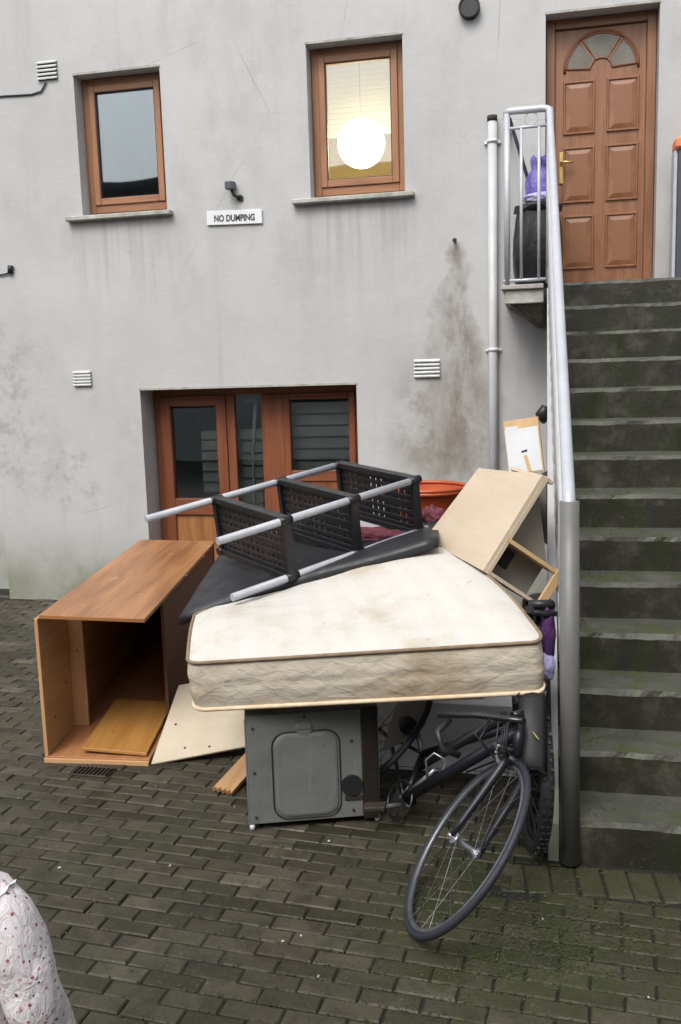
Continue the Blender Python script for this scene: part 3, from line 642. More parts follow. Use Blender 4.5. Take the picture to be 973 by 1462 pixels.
# railing
rl = thing('stair_railing', 'galvanised handrail and balusters with a thick grey foot post beside the steps', 'railing', (.1, SY, 0))
def rx(y_): return .034 + (.088-.034)*(YL - y_)/(YL - SY)
hz = lambda y_: 1.36 + (3.46 - 1.36)*(y_ - SY)/(YL - SY)        # handrail height along the slope
m = MB(); m.tube([(rx(SY), SY, 1.30), (rx(SY), SY, 1.36), (rx(SY+.02), SY+.04, hz(SY+.05)), (rx(YL-.08), YL-.08, hz(YL-.08)), (rx(YL)-.002, YL-.01, 3.497), (.012, YL+.01, 3.512), (-.02, YL+.01, 3.515), (-.225, YL+.01, 3.515), (-.243, YL+.02, 3.512), (-.247, YL+.05, 3.51), (-.25, WY-.01, 3.505)], .0235, 14); m.build('handrail', M['galv'], rl)
m = MB(); m.tube([(.101, SY-.012, .012), (.089, SY-.006, 1.372)], [.036, .0345], 20); m.build('foot_post', M['post'], rl)
m = MB(); m.tube([(-.243, YL+.015, ZL), (-.243, YL+.015, 3.5)], .021, 10); m.build('landing_post', M['galv'], rl)
m = MB(); m.tube([(.028, YL+.01, ZL), (.030, YL+.01, 3.5)], .018, 10); m.build('landing_post', M['galv'], rl)
m = MB(); m.tube([(-.262, YL+.01, 3.405), (.03, YL+.01, 3.41)], .011, 8); m.build('mid_rail', M['galv'], rl)
m = MB(); m.tube([(-.27, YL+.01, ZL+.028), (.03, YL+.01, ZL+.03)], .011, 8); m.build('bottom_rail', M['galv'], rl)
for x in (-.15, -.035): m = MB(); m.tube([(x, YL+.01, ZL+.03), (x, YL+.01, 3.405)], .0105, 8); m.build('baluster', M['galv'], rl)
m = MB(); m.tube(circle((-.085, YL+.01, 3.46), (0, 1, 0), .040, 20), .005, 6, closed=True); m.build('ring', M['galv'], rl)
m = MB(); m.tube([(rx(SY+.1)-.002, SY+.1, .36), (rx(YL-.05)-.002, YL-.05, .36+(YL-.15-SY)*RI/GO)], .012, 8); m.build('bottom_rail', M['galv'], rl)
yy = SY + .20
while yy < YL - .05:
    zb = .36 + (yy-SY-.1)*RI/GO; m = MB(); m.tube([(rx(yy)-.002, yy, zb-.19), (rx(yy)-.002, yy, hz(yy)-.01)], .0095, 7); m.build('baluster', M['white'], rl); yy += .118
m = MB(); m.tube([(.0, 5.55, 1.53), (-.01, 5.5, 1.57), (.01, 5.5, 1.62)], [.02, .04, .022], 8)
tag(m.build('cable_clip', M['dark']), 'black lump fixed to the railing above the white faced board', 'fitting')
# landing clutter
pst = thing('post', 'dark slate post with an orange cap at the right of the landing', 'post', (.93, 6.75, ZL))
m = MB(); m.box(.862, 1.02, 6.70, 6.86, ZL+.002, 3.235, .006); m.build('shaft', M['darkgrey'], pst)
m = MB(); m.box(.842, 1.03, 6.68, 6.88, 3.235, 3.31, .015); m.build('cap', M['orangecap'], pst)
m = MB(); m.box(.838, .861, 6.72, 6.86, ZL+.002, 3.232, .004); m.build('edge_strip', M['galv'], pst)
bb = thing('bin_bag', 'full black refuse bag standing on the landing behind the railing', 'bag', (-.06, 6.76, ZL))
m = MB(); rs = []
for k in range(19):
    q = k/18; z = ZL + .004 + .54*q; rg = []
    for i in range(64):
        a_ = 2*math.pi*i/64; e = .62; cx, sy = math.cos(a_), math.sin(a_)
        px, py = math.copysign(abs(cx)**e, cx), math.copysign(abs(sy)**e, sy)
        f_ = (.86 + .17*math.sin(math.pi*min(1, q*1.05+.05))) * (1 + .05*mnoise.noise(V((cx*3.5, sy*3.5, q*2))) + .05*mnoise.noise(V((cx*5, sy*5, q*.8))) + .018*mnoise.noise(V((cx*4, sy*4, q*7))))
        rg.append(V((-.045 + px*.165*f_, 6.765 + py*.13*f_, z)))
    rs.append(rg)
m.rings(rs, True); m.build('bag', M['binbag'], bb)
m = MB(); m.rings([[V((-.045 + (.158+.012*math.sin(7*a+q))*math.cos(a), 6.765 + .125*math.sin(a), ZL+.50+.012*math.sin(3*a)+dz)) for a in [2*math.pi*k/28 for k in range(28)]] for q, dz in ((0, 0), (1, .03), (2, .055))], True); m.build('rolled_rim', M['binbag'], bb)
m = plastic_bag((-.04, 6.75, ZL+.58), .085, .28, 5)
tag(m.build('plastic_bag', M['purple']), 'crumpled purple plastic bag on top of the black refuse bag', 'bag')
m = lump((-.02, 6.69, ZL+.585), (.12, .07, .04), 9, .22, 2.0, 4, None, .35)
tag(m.build('plastic_bag', M['lilac']), 'pale lilac plastic bag tucked between the purple bag and the black one', 'bag')
m = MB(); m.tube([(-.228, YL+.07, 3.485), (-.10, 6.84, 3.10), (-.03, 6.9, 2.45)], .013, 8)
tag(m.build('broom_handle', M['darkgrey']), 'dark grey pole leaning across the landing corner behind the railing', 'pole')

# ------------------------------------------------------------------ wardrobe carcass on the left
a = V((-2.385, 3.88, 0)); b = V((-1.852, 3.916, 0)); dv = V((-.345, 1.95, 0)); H = .742; T = .018
ux = (b-a); wd = thing('wardrobe', 'open orange pine wardrobe carcass lying on its side on the paving', 'wardrobe', a)
zv = V((0, 0, 1)); side = ux.normalized()*T
MB().hexa(a+V((0, 0, .012)), ux, dv, zv*.018, .0015).build('bottom_panel', M['pine_in'], wd)
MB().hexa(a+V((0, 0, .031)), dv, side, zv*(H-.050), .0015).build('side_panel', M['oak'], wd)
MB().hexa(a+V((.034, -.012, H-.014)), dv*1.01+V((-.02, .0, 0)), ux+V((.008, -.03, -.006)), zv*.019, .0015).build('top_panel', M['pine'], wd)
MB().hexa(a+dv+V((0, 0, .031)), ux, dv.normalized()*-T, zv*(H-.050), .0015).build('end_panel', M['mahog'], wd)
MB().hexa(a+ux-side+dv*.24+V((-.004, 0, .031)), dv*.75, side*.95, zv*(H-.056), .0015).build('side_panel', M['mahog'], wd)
MB().hexa(a+dv*.2+side+V((0.001, 0, .031)), zv*(H-.052), ux.normalized()*.082, dv.normalized()*.018, .0015).build('cross_strip', M['oak'], wd)
MB().hexa(a+V((.0, -.010, .0)), ux, dv.normalized()*.012, zv*.022, .001).build('front_edge', M['oak'], wd)
m = MB(); c0 = a + V((.175, .05, .048)); m.hexa(c0, dv.normalized()*.66+V((-.02, 0, .012)), V((.335, .010, -.012)), V((0, 0, .016)), .0015)
tag(m.build('loose_shelf', M['shelfwood']), 'honey coloured loose shelf lying inside the pine wardrobe', 'shelf')
tp = a+V((.034, -.012, H+.0055)); tu, tv_ = ux+V((.008, -.03, -.006)), dv*1.01
for q in range(16):
    fu, fv = (random.uniform(.05, .95), random.choice((.006, .012, .35, .52, .70, .93))) if q < 11 else (random.choice((.012, .985)), random.uniform(.1, .9))
    p = tp + tu*fu + tv_*(fv+random.uniform(0, .03)); l_ = random.uniform(.008, .028)
    m = MB(); m.hexa(p - V((0, 0, .004)), tu.normalized()*l_, tv_.normalized()*random.uniform(.004, .012), (0, 0, .0012)); m.build('chip_mark', M['chip'], wd)
for q in range(4): m = MB(); m.disc(a+side+V((.002, .09+q*.13, .20+.13*(q % 3))), side, .006, .003, 8); m.build('dowel_hole', M['dark'], wd)
dg = thing('drain_grate', 'small iron drain grate in the paving at the front of the wardrobe', 'drain', (-2.09, 3.80, .002))
m = frame_mb(-.10, .10, -.05, .05, 0, .01, .008); bmesh.ops.rotate(m.bm, verts=m.bm.verts, matrix=Matrix.Rotation(R(-90), 3, 'X')); bmesh.ops.translate(m.bm, verts=m.bm.verts, vec=(-2.09, 3.80, .012)); m.build('frame', M['rust'], dg)
for k in range(9): MB().box(-2.18+k*.0205, -2.172+k*.0205, 3.758, 3.842, .003, .011).build('bar', M['rust'], dg)
# leaning pale hardboard
m = MB(); p0 = V((-1.850, 3.925, .004)); p1 = V((-1.37, 4.06, .075)); p2 = V((-1.885, 4.40, .235)); m.hexa(p0, p1-p0, p2-p0, (p1-p0).cross(p2-p0).normalized()*-.010, .001)
hb = thing('hardboard_sheet', 'cream hardboard sheet propped beside the wardrobe opening', 'board', p0)
m.build('sheet', M['hard'], hb)
for q in ((.30, .12), (.12, .45), (.55, .08)): m = MB(); nn = (p1-p0).cross(p2-p0).normalized(); m.disc(p0+(p1-p0)*q[0]+(p2-p0)*q[1]+nn*.001, nn, .006, .004, 8); m.build('screw_hole', M['dark'], hb)
# splintered plank on the ground
m = MB(); q0 = V((-1.445, 3.69, .006)); q1 = V((-1.345, 3.655, .006)); dd = V((.06, .42, .035))
t = bmesh.new(); n = 8; front = []
for k in range(n+1): front.append(q0 + (q1-q0)*k/n + V((0, (.018 if k % 2 else -.008) + random.uniform(-.004, .004), 0)))
pts = front + [q1+dd, q0+dd]; lo = [t.verts.new(p) for p in pts]; hi = [t.verts.new(p+V((0, 0, .018))) for p in pts]
t.faces.new(hi); t.faces.new(list(reversed(lo)))
for i in range(len(pts)): t.faces.new((lo[i], lo[(i+1) % len(pts)], hi[(i+1) % len(pts)], hi[i]))
m.merge(t)
for f in m.bm.faces:
    for lpp in f.loops: lpp[m.uv].uv = (lpp.vert.co.y, lpp.vert.co.x)
tag(m.build('plank', M['oak']), 'short light pine plank with a splintered end beside the grey appliance', 'plank')

# ------------------------------------------------------------------ grey appliance under the mattress
A0, A1 = V((-1.171, 3.371, .0)), V((-.655, 3.540, .0)); ax = (A1-A0).normalized(); ay = V((-ax.y, ax.x, 0)); WA = (A1-A0).length; HA = .50
ap = thing('appliance', 'dented grey metal appliance standing under the front of the mattress', 'appliance', A0)
def ap_pt(u, z, d=0): return A0 + ax*u + V((0, 0, z)) + ay*d
m = MB(); m.hexa(ap_pt(.0, .022, .008), ax*WA, ay*.24, zv*(HA-.022), .008); m.build('body', M['metal_panel'], ap)
m = MB(); m.hexa(ap_pt(.004, .028, -.002), ax*(WA-.075), ay*.012, zv*(HA-.034), .004); m.build('back_panel', M['metal_panel'], ap)
m = MB(); m.hexa(ap_pt(WA-.070, .018, -.008), ax*.062, ay*.02, zv*(HA-.02), .004); m.build('corner_strip', M['brown_metal'], ap)
# raised rounded rectangular plate with a keyhole tab
def rrect(u0, u1, z0, z1, r, d, n=6):
    pts = []
    for (cu, cz, s) in ((u1-r, z1-r, 0), (u0+r, z1-r, 90), (u0+r, z0+r, 180), (u1-r, z0+r, 270)):
        for k in range(n+1): a_ = R(s+90*k/n); pts.append(ap_pt(cu+math.cos(a_)*r, cz+math.sin(a_)*r, d))
    return pts
m = MB(); m.rings([rrect(.112, .372, .052, .408, .055, -.002), rrect(.116, .368, .056, .404, .052, -.008), rrect(.126, .358, .066, .394, .046, -.010)], True, smooth=False); m.build('access_plate', M['metal_panel'], ap)
m = MB(); m.rings([rrect(.20, .275, .395, .455, .03, -.002), rrect(.205, .27, .40, .45, .028, -.010)], True, smooth=False); m.build('keyhole_tab', M['metal_panel'], ap)
m = MB(); m.tube(rrect(.104, .380, .044, .416, .06, -.004), .003, 6, closed=True); m.build('seam', M['dark'], ap)
m = MB(); m.disc(ap_pt(.425, .17, -.006), ay, .045, .012, 20); m.build('pipe_hole', M['dark'], ap)
m = MB(); m.hexa(ap_pt(.395, .105, -.008), ax*.075, ay*.008, zv*.02, .002); m.build('tab', M['rust'], ap)
for u_ in (.012, WA-.014): m = MB(); m.tube([ap_pt(u_, .002, .01), ap_pt(u_, .026, .01)], .011, 10); m.build('foot', M['white'], ap)
for (u_, z_) in ((.03, .06), (.03, .25), (.03, .44), (.43, .06), (.43, .36), (.24, .475)):
    m = MB(); m.disc(ap_pt(u_, z_, -.004), ay, .006, .005, 8); m.build('screw', M['rust'], ap)
# rust flakes along the left edge
m = MB(); m.hexa(ap_pt(-.003, .03, .0), ax*.006, ay*.012, zv*(HA-.05), .001); m.build('edge_trim', M['alloy'], ap)

# ------------------------------------------------------------------ white cabinet and boards under the mattress
wc = thing('cabinet', 'white flat pack cabinet lying under the mattress behind the grey appliance', 'cabinet', (-.5, 4.15, 0))
MB().box(-.76, -.06, 4.06, 4.08, .012, .33, .002).build('front_panel', M['melamine'], wc)
MB().box(-.76, -.742, 4.082, 4.8, .012, .50, .002).build('side_panel', M['melamine'], wc); MB().box(-.078, -.06, 4.082, 4.8, .012, .50, .002).build('side_panel', M['melamine'], wc)
MB().box(-.742, -.078, 4.082, 4.8, .30, .318, .002).build('shelf', M['melamine'], wc); MB().box(-.742, -.078, 4.782, 4.8, .012, .5, .002).build('back_panel', M['melamine'], wc)
MB().box(-.765, -.055, 4.05, 4.06, .0, .010, .001).build('plinth_edge', M['white'], wc); MB().box(-.742, -.078, 4.09, 4.78, .012, .025).build('base', M['melamine'], wc)
m = MB(); m.hexa((-.68, 3.78, .20), (.10, .28, .34), (.15, -.03, .10), (-.012, .012, 0), .001)
tag(m.build('cardboard_flap', M['hardgrey']), 'dull brown board slanting under the mattress beside the white cabinet', 'board')
m = MB(); m.hexa((-.46, 3.72, .475), (.22, .05, .0), (-.02, .22, .10), (0, .004, -.012), .001)
tag(m.build('white_panel', M['melamine']), 'small bluish white panel poking out below the mattress above the bicycle', 'board')

# ------------------------------------------------------------------ mattress
MF = [V((-1.375, 3.315, .745)), V((.006, 3.37, .866))]
MB_ = [V((-1.545, 3.84, .805)), V((-.47, 4.42, .985))]
def msurf(u, v):
    f = MF[0].lerp(MF[1], u); bk = MB_[0].lerp(MB_[1], u) + V((0, .10, .010))*math.sin(math.pi*u)
    p = f.lerp(bk, v)
    p += V((.028*u*math.sin(math.pi*v), 0, 0))                     # right flank bows outward
    p.z += .030*math.sin(math.pi*min(1, v*1.1)) + .055*math.exp(-((u-.82)/.25)**2)*v**2 - .02*math.exp(-((u-.35)/.2)**2)*v + .006*math.sin(9*u)*math.sin(5*v)
    return p
def perim(n=14, r=.05, inset=0.0):
    pts = []; ru, rv = r/1.36, r/.85
    for (cu, cv, s) in ((1-ru, rv, 270), (1-ru, 1-rv, 0), (ru, 1-rv, 90), (ru, rv, 180)):
        for k in range(n+1): a_ = R(s+90*k/n); pts.append((cu+math.cos(a_)*ru, cv+math.sin(a_)*rv))
    out = []
    for (u0, v0), (u1, v1) in zip(pts, pts[1:]+pts[:1]):
        d = math.hypot((u1-u0)*1.36, (v1-v0)*.85); q = max(1, int(d/.03))
        for k in range(q): out.append((u0+(u1-u0)*k/q, v0+(v1-v0)*k/q))
    return out
per = perim(); TH = .196
mt_ = thing('mattress', 'stained cream mattress balanced flat across the heap', 'mattress', (-.7, 3.4, .55))
m = MB(); N_ = 12; vr = []
for k in range(N_+1):
    s = 1 - k/N_
    ring = []
    for (u, v) in per:
        uu, vv = .5+(u-.5)*s, .5+(v-.5)*s; p = msurf(uu, vv)
        edge = max(0, 1-(1-s)*9); p.z -= .022*edge**2
        p.z += (.006*mnoise.noise(V((uu*9, vv*7, 0))) + .004*mnoise.noise(V((uu*24+vv*6, vv*18, 3))))*(1-edge)
        ring.append((p, (uu*1.36, vv*.85)))
    vr.append(ring)
vs = [[m.bm.verts.new(p) for p, _ in r_] for r_ in vr[:-1]]; ctr = m.bm.verts.new(msurf(.5, .5))
for k in range(N_-1):
    for i in range(len(per)):
        j = (i+1) % len(per); f = m.bm.faces.new((vs[k][i], vs[k][j], vs[k+1][j], vs[k+1][i])); f.smooth = True
        for lpp, q in zip(f.loops, ((k, i), (k, j), (k+1, j), (k+1, i))): lpp[m.uv].uv = vr[q[0]][q[1]][1]
for i in range(len(per)):
    f = m.bm.faces.new((vs[-1][i], vs[-1][(i+1) % len(per)], ctr)); f.smooth = True
    for lpp, q in zip(f.loops, (i, (i+1) % len(per))): lpp[m.uv].uv = vr[N_-1][q][1]
    f.loops[2][m.uv].uv = (.68, .42)
m.build('top_panel', M['tick'], mt_)
def rim(i, zf, out):
    u, v = per[i]; p = msurf(u, v); p.z -= .022
    cu, cv = msurf(.5, .5).xy; d = (V((p.x-cu, p.y-cv, 0))).normalized()
    # outward direction from neighbouring perimeter points
    p1 = msurf(*per[(i+1) % len(per)]); p0 = msurf(*per[i-1]); tq = (p1-p0); nrm = V((tq.y, -tq.x, 0)).normalized()
    lean = V((.012, .012, 0))*zf
    return p - V((0, 0, TH*zf)) + nrm*out + lean
rows = []
NZ = 12
for k in range(NZ+1):
    zf = k/NZ; prof = .012*math.sin(math.pi*zf) - .006*math.exp(-((zf-.5)/.04)**2)
    rg = []
    for i, (u, v) in enumerate(per):
        wv = (.006*mnoise.noise(V((u*14, v*14, zf*3))) + .004*mnoise.noise(V((u*46, v*36, zf*6))) + .006*math.sin(u*40+zf*6)*math.sin(zf*2*math.pi)*(.5+mnoise.noise(V((u*6, 1, 1)))))*math.sin(math.pi*zf)
        rg.append(rim(i, zf, prof+wv))
    rows.append(rg)
m = MB(); m.rings(rows, False)
for f in m.bm.faces:
    for lpp in f.loops: lpp[m.uv].uv = (lpp.vert.co.x+lpp.vert.co.y*.8, lpp.vert.co.z)
m.build('side_border', M['border'], mt_)
m = MB(); m.tube([rim(i, 0, .004) for i in range(len(per))], .0075, 8, closed=True); m.build('piping', M['piping_d'], mt_)
m = MB(); m.tube([rim(i, 1, .004) for i in range(len(per))], .0085, 8, closed=True); m.build('piping', M['piping_l'], mt_)
m = MB(); m.bm.faces.new([m.bm.verts.new(rim(i, 1, 0)) for i in range(len(per))]); m.build('bottom_panel', M['border'], mt_)
# quilting stitch lines along the border
m = MB()
for zf, amp in ((.5, .02), ):
    idx = [i for i, (u, v) in enumerate(per) if v < .04 and .1 < u < .93]; idx.sort(key=lambda i: per[i][0])
    m.tube([rim(i, zf+amp*mnoise.noise(V((i*.3, 2, 2))), .001) for i in idx], .0022, 5)
m.build('stitching', M['piping_d'], mt_)

# ------------------------------------------------------------------ black padded board and plastic rack
bo = [V((-1.70, 4.02, .715)), V((-.478, 4.22, 1.083)), V((-.56, 4.98, 1.03)), V((-1.72, 4.80, .93))]
m = MB(); t = bmesh.new(); nx, ny = 16, 8; gr = []
for i in range(nx+1):
    rr_ = []
    for j in range(ny+1):
        u, v = i/nx, j/ny; p = bo[0].lerp(bo[1], u).lerp(bo[3].lerp(bo[2], u), v)
        p.z += .012*math.sin(math.pi*u*1.6)*(1-v) + .006*mnoise.noise(V((u*6, v*4, 2))); rr_.append(p)
    gr.append(rr_)
top = [[t.verts.new(p) for p in r_] for r_ in gr]; bot = [[t.verts.new(p-V((0, -.005, .045))) for p in r_] for r_ in gr]
for i in range(nx):
    for j in range(ny):
        t.faces.new((top[i][j], top[i+1][j], top[i+1][j+1], top[i][j+1])); t.faces.new((bot[i][j], bot[i][j+1], bot[i+1][j+1], bot[i+1][j]))
for i in range(nx): t.faces.new((top[i][0], bot[i][0], bot[i+1][0], top[i+1][0])); t.faces.new((top[i][ny], top[i+1][ny], bot[i+1][ny], bot[i][ny]))
for j in range(ny): t.faces.new((top[0][j], top[0][j+1], bot[0][j+1], bot[0][j])); t.faces.new((top[nx][j], bot[nx][j], bot[nx][j+1], top[nx][j+1]))
m.merge(t); tag(m.build('padded_board', M['blackboard'], smooth=True), 'black padded board lying under the toppled plastic rack on the mattress', 'board')

K_ = 1.18
RO = V((-1.160, 4.053, 1.194)); RT = V((.649, .748, .141)); RP = V((-.760, .647, .065)); RV = V((-.043, -.150, .988))
SP, PWD, PH = .3415*K_, .5579*K_, .2652*K_
rk = thing('shelving_rack', 'toppled black plastic shelving rack with white tube legs on top of the heap', 'shelf rack', RO)
def rp(a_, b_, c_): return RO + RT*a_ + RP*b_ - RV*c_
for k in range(3):
    m = MB(); th = .016; o_ = k*SP
    rimw = .030
    def bar(b0, b1, c0, c1, d0=-th/2, d1=th/2): m.hexa(rp(o_+d0, b0, c0), RP*(b1-b0), RV*-(c1-c0), RT*(d1-d0), .002)
    bar(0, PWD, 0, rimw, -.024, .024); bar(0, PWD, PH-rimw, PH, -.024, .024); bar(0, rimw, rimw+.001, PH-rimw-.001, -.022, .022); bar(PWD-rimw, PWD, rimw+.001, PH-rimw-.001, -.022, .022)
    nb_, nc_ = 13, 6
    # lattice: webs between punched holes
    b0, b1, c0, c1 = rimw+.001, PWD-rimw-.001, rimw+.001, PH-rimw-.001
    for i in range(nb_+1):
        bc = b0 + (b1-b0)*i/nb_; wv = .0155 if i not in (0, 4, 9, nb_) else .024
        bar(max(b0, bc-wv), min(b1, bc+wv), c0, c1, -.005, .005)
    for i in range(nc_+1):
        cc_ = c0 + (c1-c0)*i/nc_; wv = .0105 if i not in (0, 3, nc_) else .018
        bar(b0, b1, max(c0, cc_-wv), min(c1, cc_+wv), -.007, .007)
    m.build('shelf_panel', M['crate'], rk)
    for (bq, cq) in ((.012, .018), (PWD-.012, .018), (.012, PH-.018), (PWD-.012, PH-.018)):
        m = MB(); m.tube([rp(o_-.034, bq, cq), rp(o_+.034, bq, cq)], .021, 10); m.build('socket', M['crate'], rk)
for (bq, cq, e0, e1) in ((.012, .018, -.36, 2*SP+.02), (PWD-.012, .018, -.40, 2*SP+.0), (.012, PH-.018, -.33, 2*SP+.06), (PWD-.012, PH-.018, -.03, 2*SP+.02)):
    m = MB(); m.tube([rp(e0, bq, cq), rp(e1, bq, cq)], .0185, 12); m.build('tube_leg', M['tube'], rk)

m = lump((-.90, 4.70, .985), (.22, .12, .045), 12, .35, 2.4, 4, .8, .5)
tag(m.build('cloth', M['redcloth']), 'dark red patterned cloth crumpled under the shelving rack', 'cloth')
m = lump((-.60, 5.04, 1.03), (.07, .06, .07), 15, .3, 2.8, 4, .8, .4)
tag(m.build('cloth', M['redcloth']), 'small red patterned bundle beside the orange tub', 'cloth')
# orange tub
tb = thing('tub', 'orange plastic tub wedged behind the black rack', 'tub', (-.80, 5.62, .70))
m = MB(); tc_ = V((-.70, 5.62, -.135)); prof = [(.15, .80), (.21, 1.12), (.235, 1.26), (.247, 1.262), (.247, 1.24), (.231, 1.238), (.223, 1.255), (.20, 1.12), (.14, .82)]
m.rings([[tc_ + V((r_*math.cos(2*math.pi*k/40), r_*math.sin(2*math.pi*k/40), z_)) for k in range(40)] for r_, z_ in prof], True); m.build('tub_body', M['orange'], tb)
m = MB(); m.tube([tc_ + V((.240*math.cos(a_), .240*math.sin(a_), 1.27)) for a_ in [2*math.pi*k/40 for k in range(40)]], .012, 8, closed=True); m.build('rim', M['orange'], tb)

# ------------------------------------------------------------------ tilted pale chest carcass
ks = .88
def near(p): return camp + (V(p)-camp)*ks
cA, cB, cD = near((-.290, 4.50, .858)), near((-.001, 4.65, 1.319)), near((-.655, 5.22, .884))
cL, cV = cB-cA, cD-cA; cn = V((.7232, .3797, -.5769)); DP = .335
cs = thing('drawer_carcass', 'tilted pale chipboard drawer carcass between the mattress and the stairs', 'chest', cA)
tk = .016; lh = cL.normalized(); vh = cV.normalized()
fq = [cA, V((-.004, 4.09, 1.380)), V((-.318, 4.640, 1.352)), V((-.590, 4.610, .994))]
m = MB(); m.rings([[p - cn*.001 for p in fq], [p + cn*tk for p in fq]], True, smooth=False)
for f in m.bm.faces:
    for lpp in f.loops: q_ = lpp.vert.co - cA; lpp[m.uv].uv = (q_.dot(vh), q_.dot(lh))
m.build('side_panel', M['chip'], cs)
MB().hexa(cA+cn*tk, lh*tk, cV*.6, cn*(DP-tk), .001).build('end_panel', M['chip'], cs)
m = MB(); bq = [cA+cn*(tk+.001)+lh*(tk+.001), cB+cn*(tk+.001)-lh*.004, cB+cn*.055-lh*.004, cA+lh*.20+cn*(DP-.01), cA+lh*(tk+.001)+cn*(DP-.01)]
m.rings([[p+vh*.15 for p in bq], [p+vh*.16 for p in bq]], True, smooth=False); m.build('backboard', M['hardgrey'], cs)
MB().hexa(cB+cn*(tk+.001)-lh*tk, lh*tk, cV*.5, cn*.05, .001).build('end_panel', M['chip'], cs)
MB().hexa(cA+cn*tk-vh*.002, cL, vh*.045, cn*.020, .001).build('edge_batten', M['chip'], cs)
MB().hexa(cA+cn*tk+lh*.165-vh*.004, lh*.018, vh*.15, cn*(DP-tk), .001).build('divider', M['chip_edge'], cs)
MB().hexa(cA+cn*(DP-.03)+lh*.0-vh*.008, lh*.19, vh*.016, cn*.040, .001).build('front_rail', M['chip_edge'], cs)
MB().hexa(cA+cn*.085+lh*.065+vh*.140, lh*.085, vh*.010, cn*.08, .001).build('cut_out', M['dark'], cs)
for q in ((.25, .3), (.62, .25), (.55, .7), (.3, .8), (.8, .55)):
    m = MB(); pq = cA + cL*q[0] + cV*q[1]; m.hexa(pq-cn*.0012, vh*.045, lh*.003, cn*.001); m.build('scratch', M['leaf'], cs)
# brown board and white faced board behind it
m = MB(); dq = [V((-.06, 4.50, 1.31)), V((.014, 4.48, 1.35)), V((.014, 4.30, 1.03)), V((-.06, 4.36, 1.10))]
m.rings([dq, [p + V((.004, .014, .004)) for p in dq]], True, smooth=False)
tag(m.build('dark_board', M['brown_metal']), 'dark brown narrow board wedged between the drawer carcass and the railing', 'board')
wb = thing('faced_board', 'white faced board with bare pine edges leaning against the railing', 'board', (-.2, 5.4, 1.2))
p0, p1, p3 = V((-.195, 5.42, 1.225)), V((.002, 5.36, 1.255)), V((-.231, 5.48, 1.535)); du, dz = p1-p0, p3-p0; nn = du.cross(dz).normalized()
if nn.y > 0: nn = -nn
MB().hexa(p0, du, dz, -nn*.018, .001).build('core', M['chip_edge'], wb)
MB().hexa(p0+nn*.001+du*.015+dz*.03, du*.95, dz*.80, nn*.002, 0).build('white_facing', M['whiteboard'], wb)
MB().hexa(p0+nn*.001+du*.56+dz*.03, du*.11, dz*.30-du*.08, nn*.0035, 0).build('bare_patch', M['chip_edge'], wb)
MB().hexa(p0+nn*.001+du*.04+dz*.825, du*.36, dz*.06, nn*.0028, 0).build('white_facing', M['whiteboard'], wb)
m = MB(); m.tube([p0+du*.44+dz*.40+nn*.003, p0+du*.60+dz*.42+nn*.006], .005, 6); m.build('hinge', M['dark'], wb)

# ------------------------------------------------------------------ bicycles
def wheel(parent, hub, n, R_, tr, tyre_m, rim_m, spokes=28, knobs=False, hubw=.05):
    hub, n = V(hub), V(n).normalized()
    m = MB(); rs = []
    seg = 56; ca_ = circle((0, 0, 0), n, 1, seg)
    prof = [(R_-tr*2.0, -.011), (R_-tr*2.0-.012, -.008), (R_-tr*2.0-.014, 0), (R_-tr*2.0-.012, .008), (R_-tr*2.0, .011), (R_-tr*1.7, 0)]
    m.rings([[hub + d*r_ + n*o_ for r_, o_ in prof] for d in ca_], False, closed=True); wl = m.build('wheel', rim_m, parent)
    m = MB(); m.tube(circle(hub, n, R_-tr, seg), tr, 10, closed=True)
    tyre = m
    if knobs:
        for k in range(64):
            a_ = 2*math.pi*k/64
            d = ca_[0]*math.cos(a_) + n.cross(ca_[0])*math.sin(a_); tg = n.cross(d)
            for o_ in ((-.013, .006) if k % 2 else (-.006, .013)): tyre.hexa(hub + d*(R_-.004) + n*(o_-.006) - tg*.006, n*.012, tg*.012, d*.008)
    tyre.build('tyre', tyre_m, wl)
    m = MB(); m.tube([hub-n*hubw, hub-n*(hubw-.008), hub-n*(hubw-.009), hub-n*.02, hub+n*.02, hub+n*(hubw-.009), hub+n*(hubw-.008), hub+n*hubw], [.022, .022, .012, .010, .010, .012, .022, .022], 14); m.tube([hub-n*(hubw+.022), hub+n*(hubw+.022)], .006, 8); m.build('hub', M['alloy'], wl)
    a0 = ca_[0]; b0 = n.cross(a0)
    for k in range(spokes):
        a_ = 2*math.pi*k/spokes; sd = 1 if k % 2 else -1; tw = (1 if (k//2) % 2 else -1)*R(62)
        d0 = a0*math.cos(a_+tw) + b0*math.sin(a_+tw); d1 = a0*math.cos(a_) + b0*math.sin(a_)
        m = MB(); m.tube([hub + n*sd*(hubw-.008) + d0*.019, hub + d1*(R_-tr*2.0-.012)], .0014, 4, cap=False); m.build('spoke', M['steelw'], wl)
    return wl
def tubes(parent, name, mat, segs, n=10):
    for pts, r_ in segs: m = MB(); m.tube(pts, r_, n); m.build(name, mat, parent)

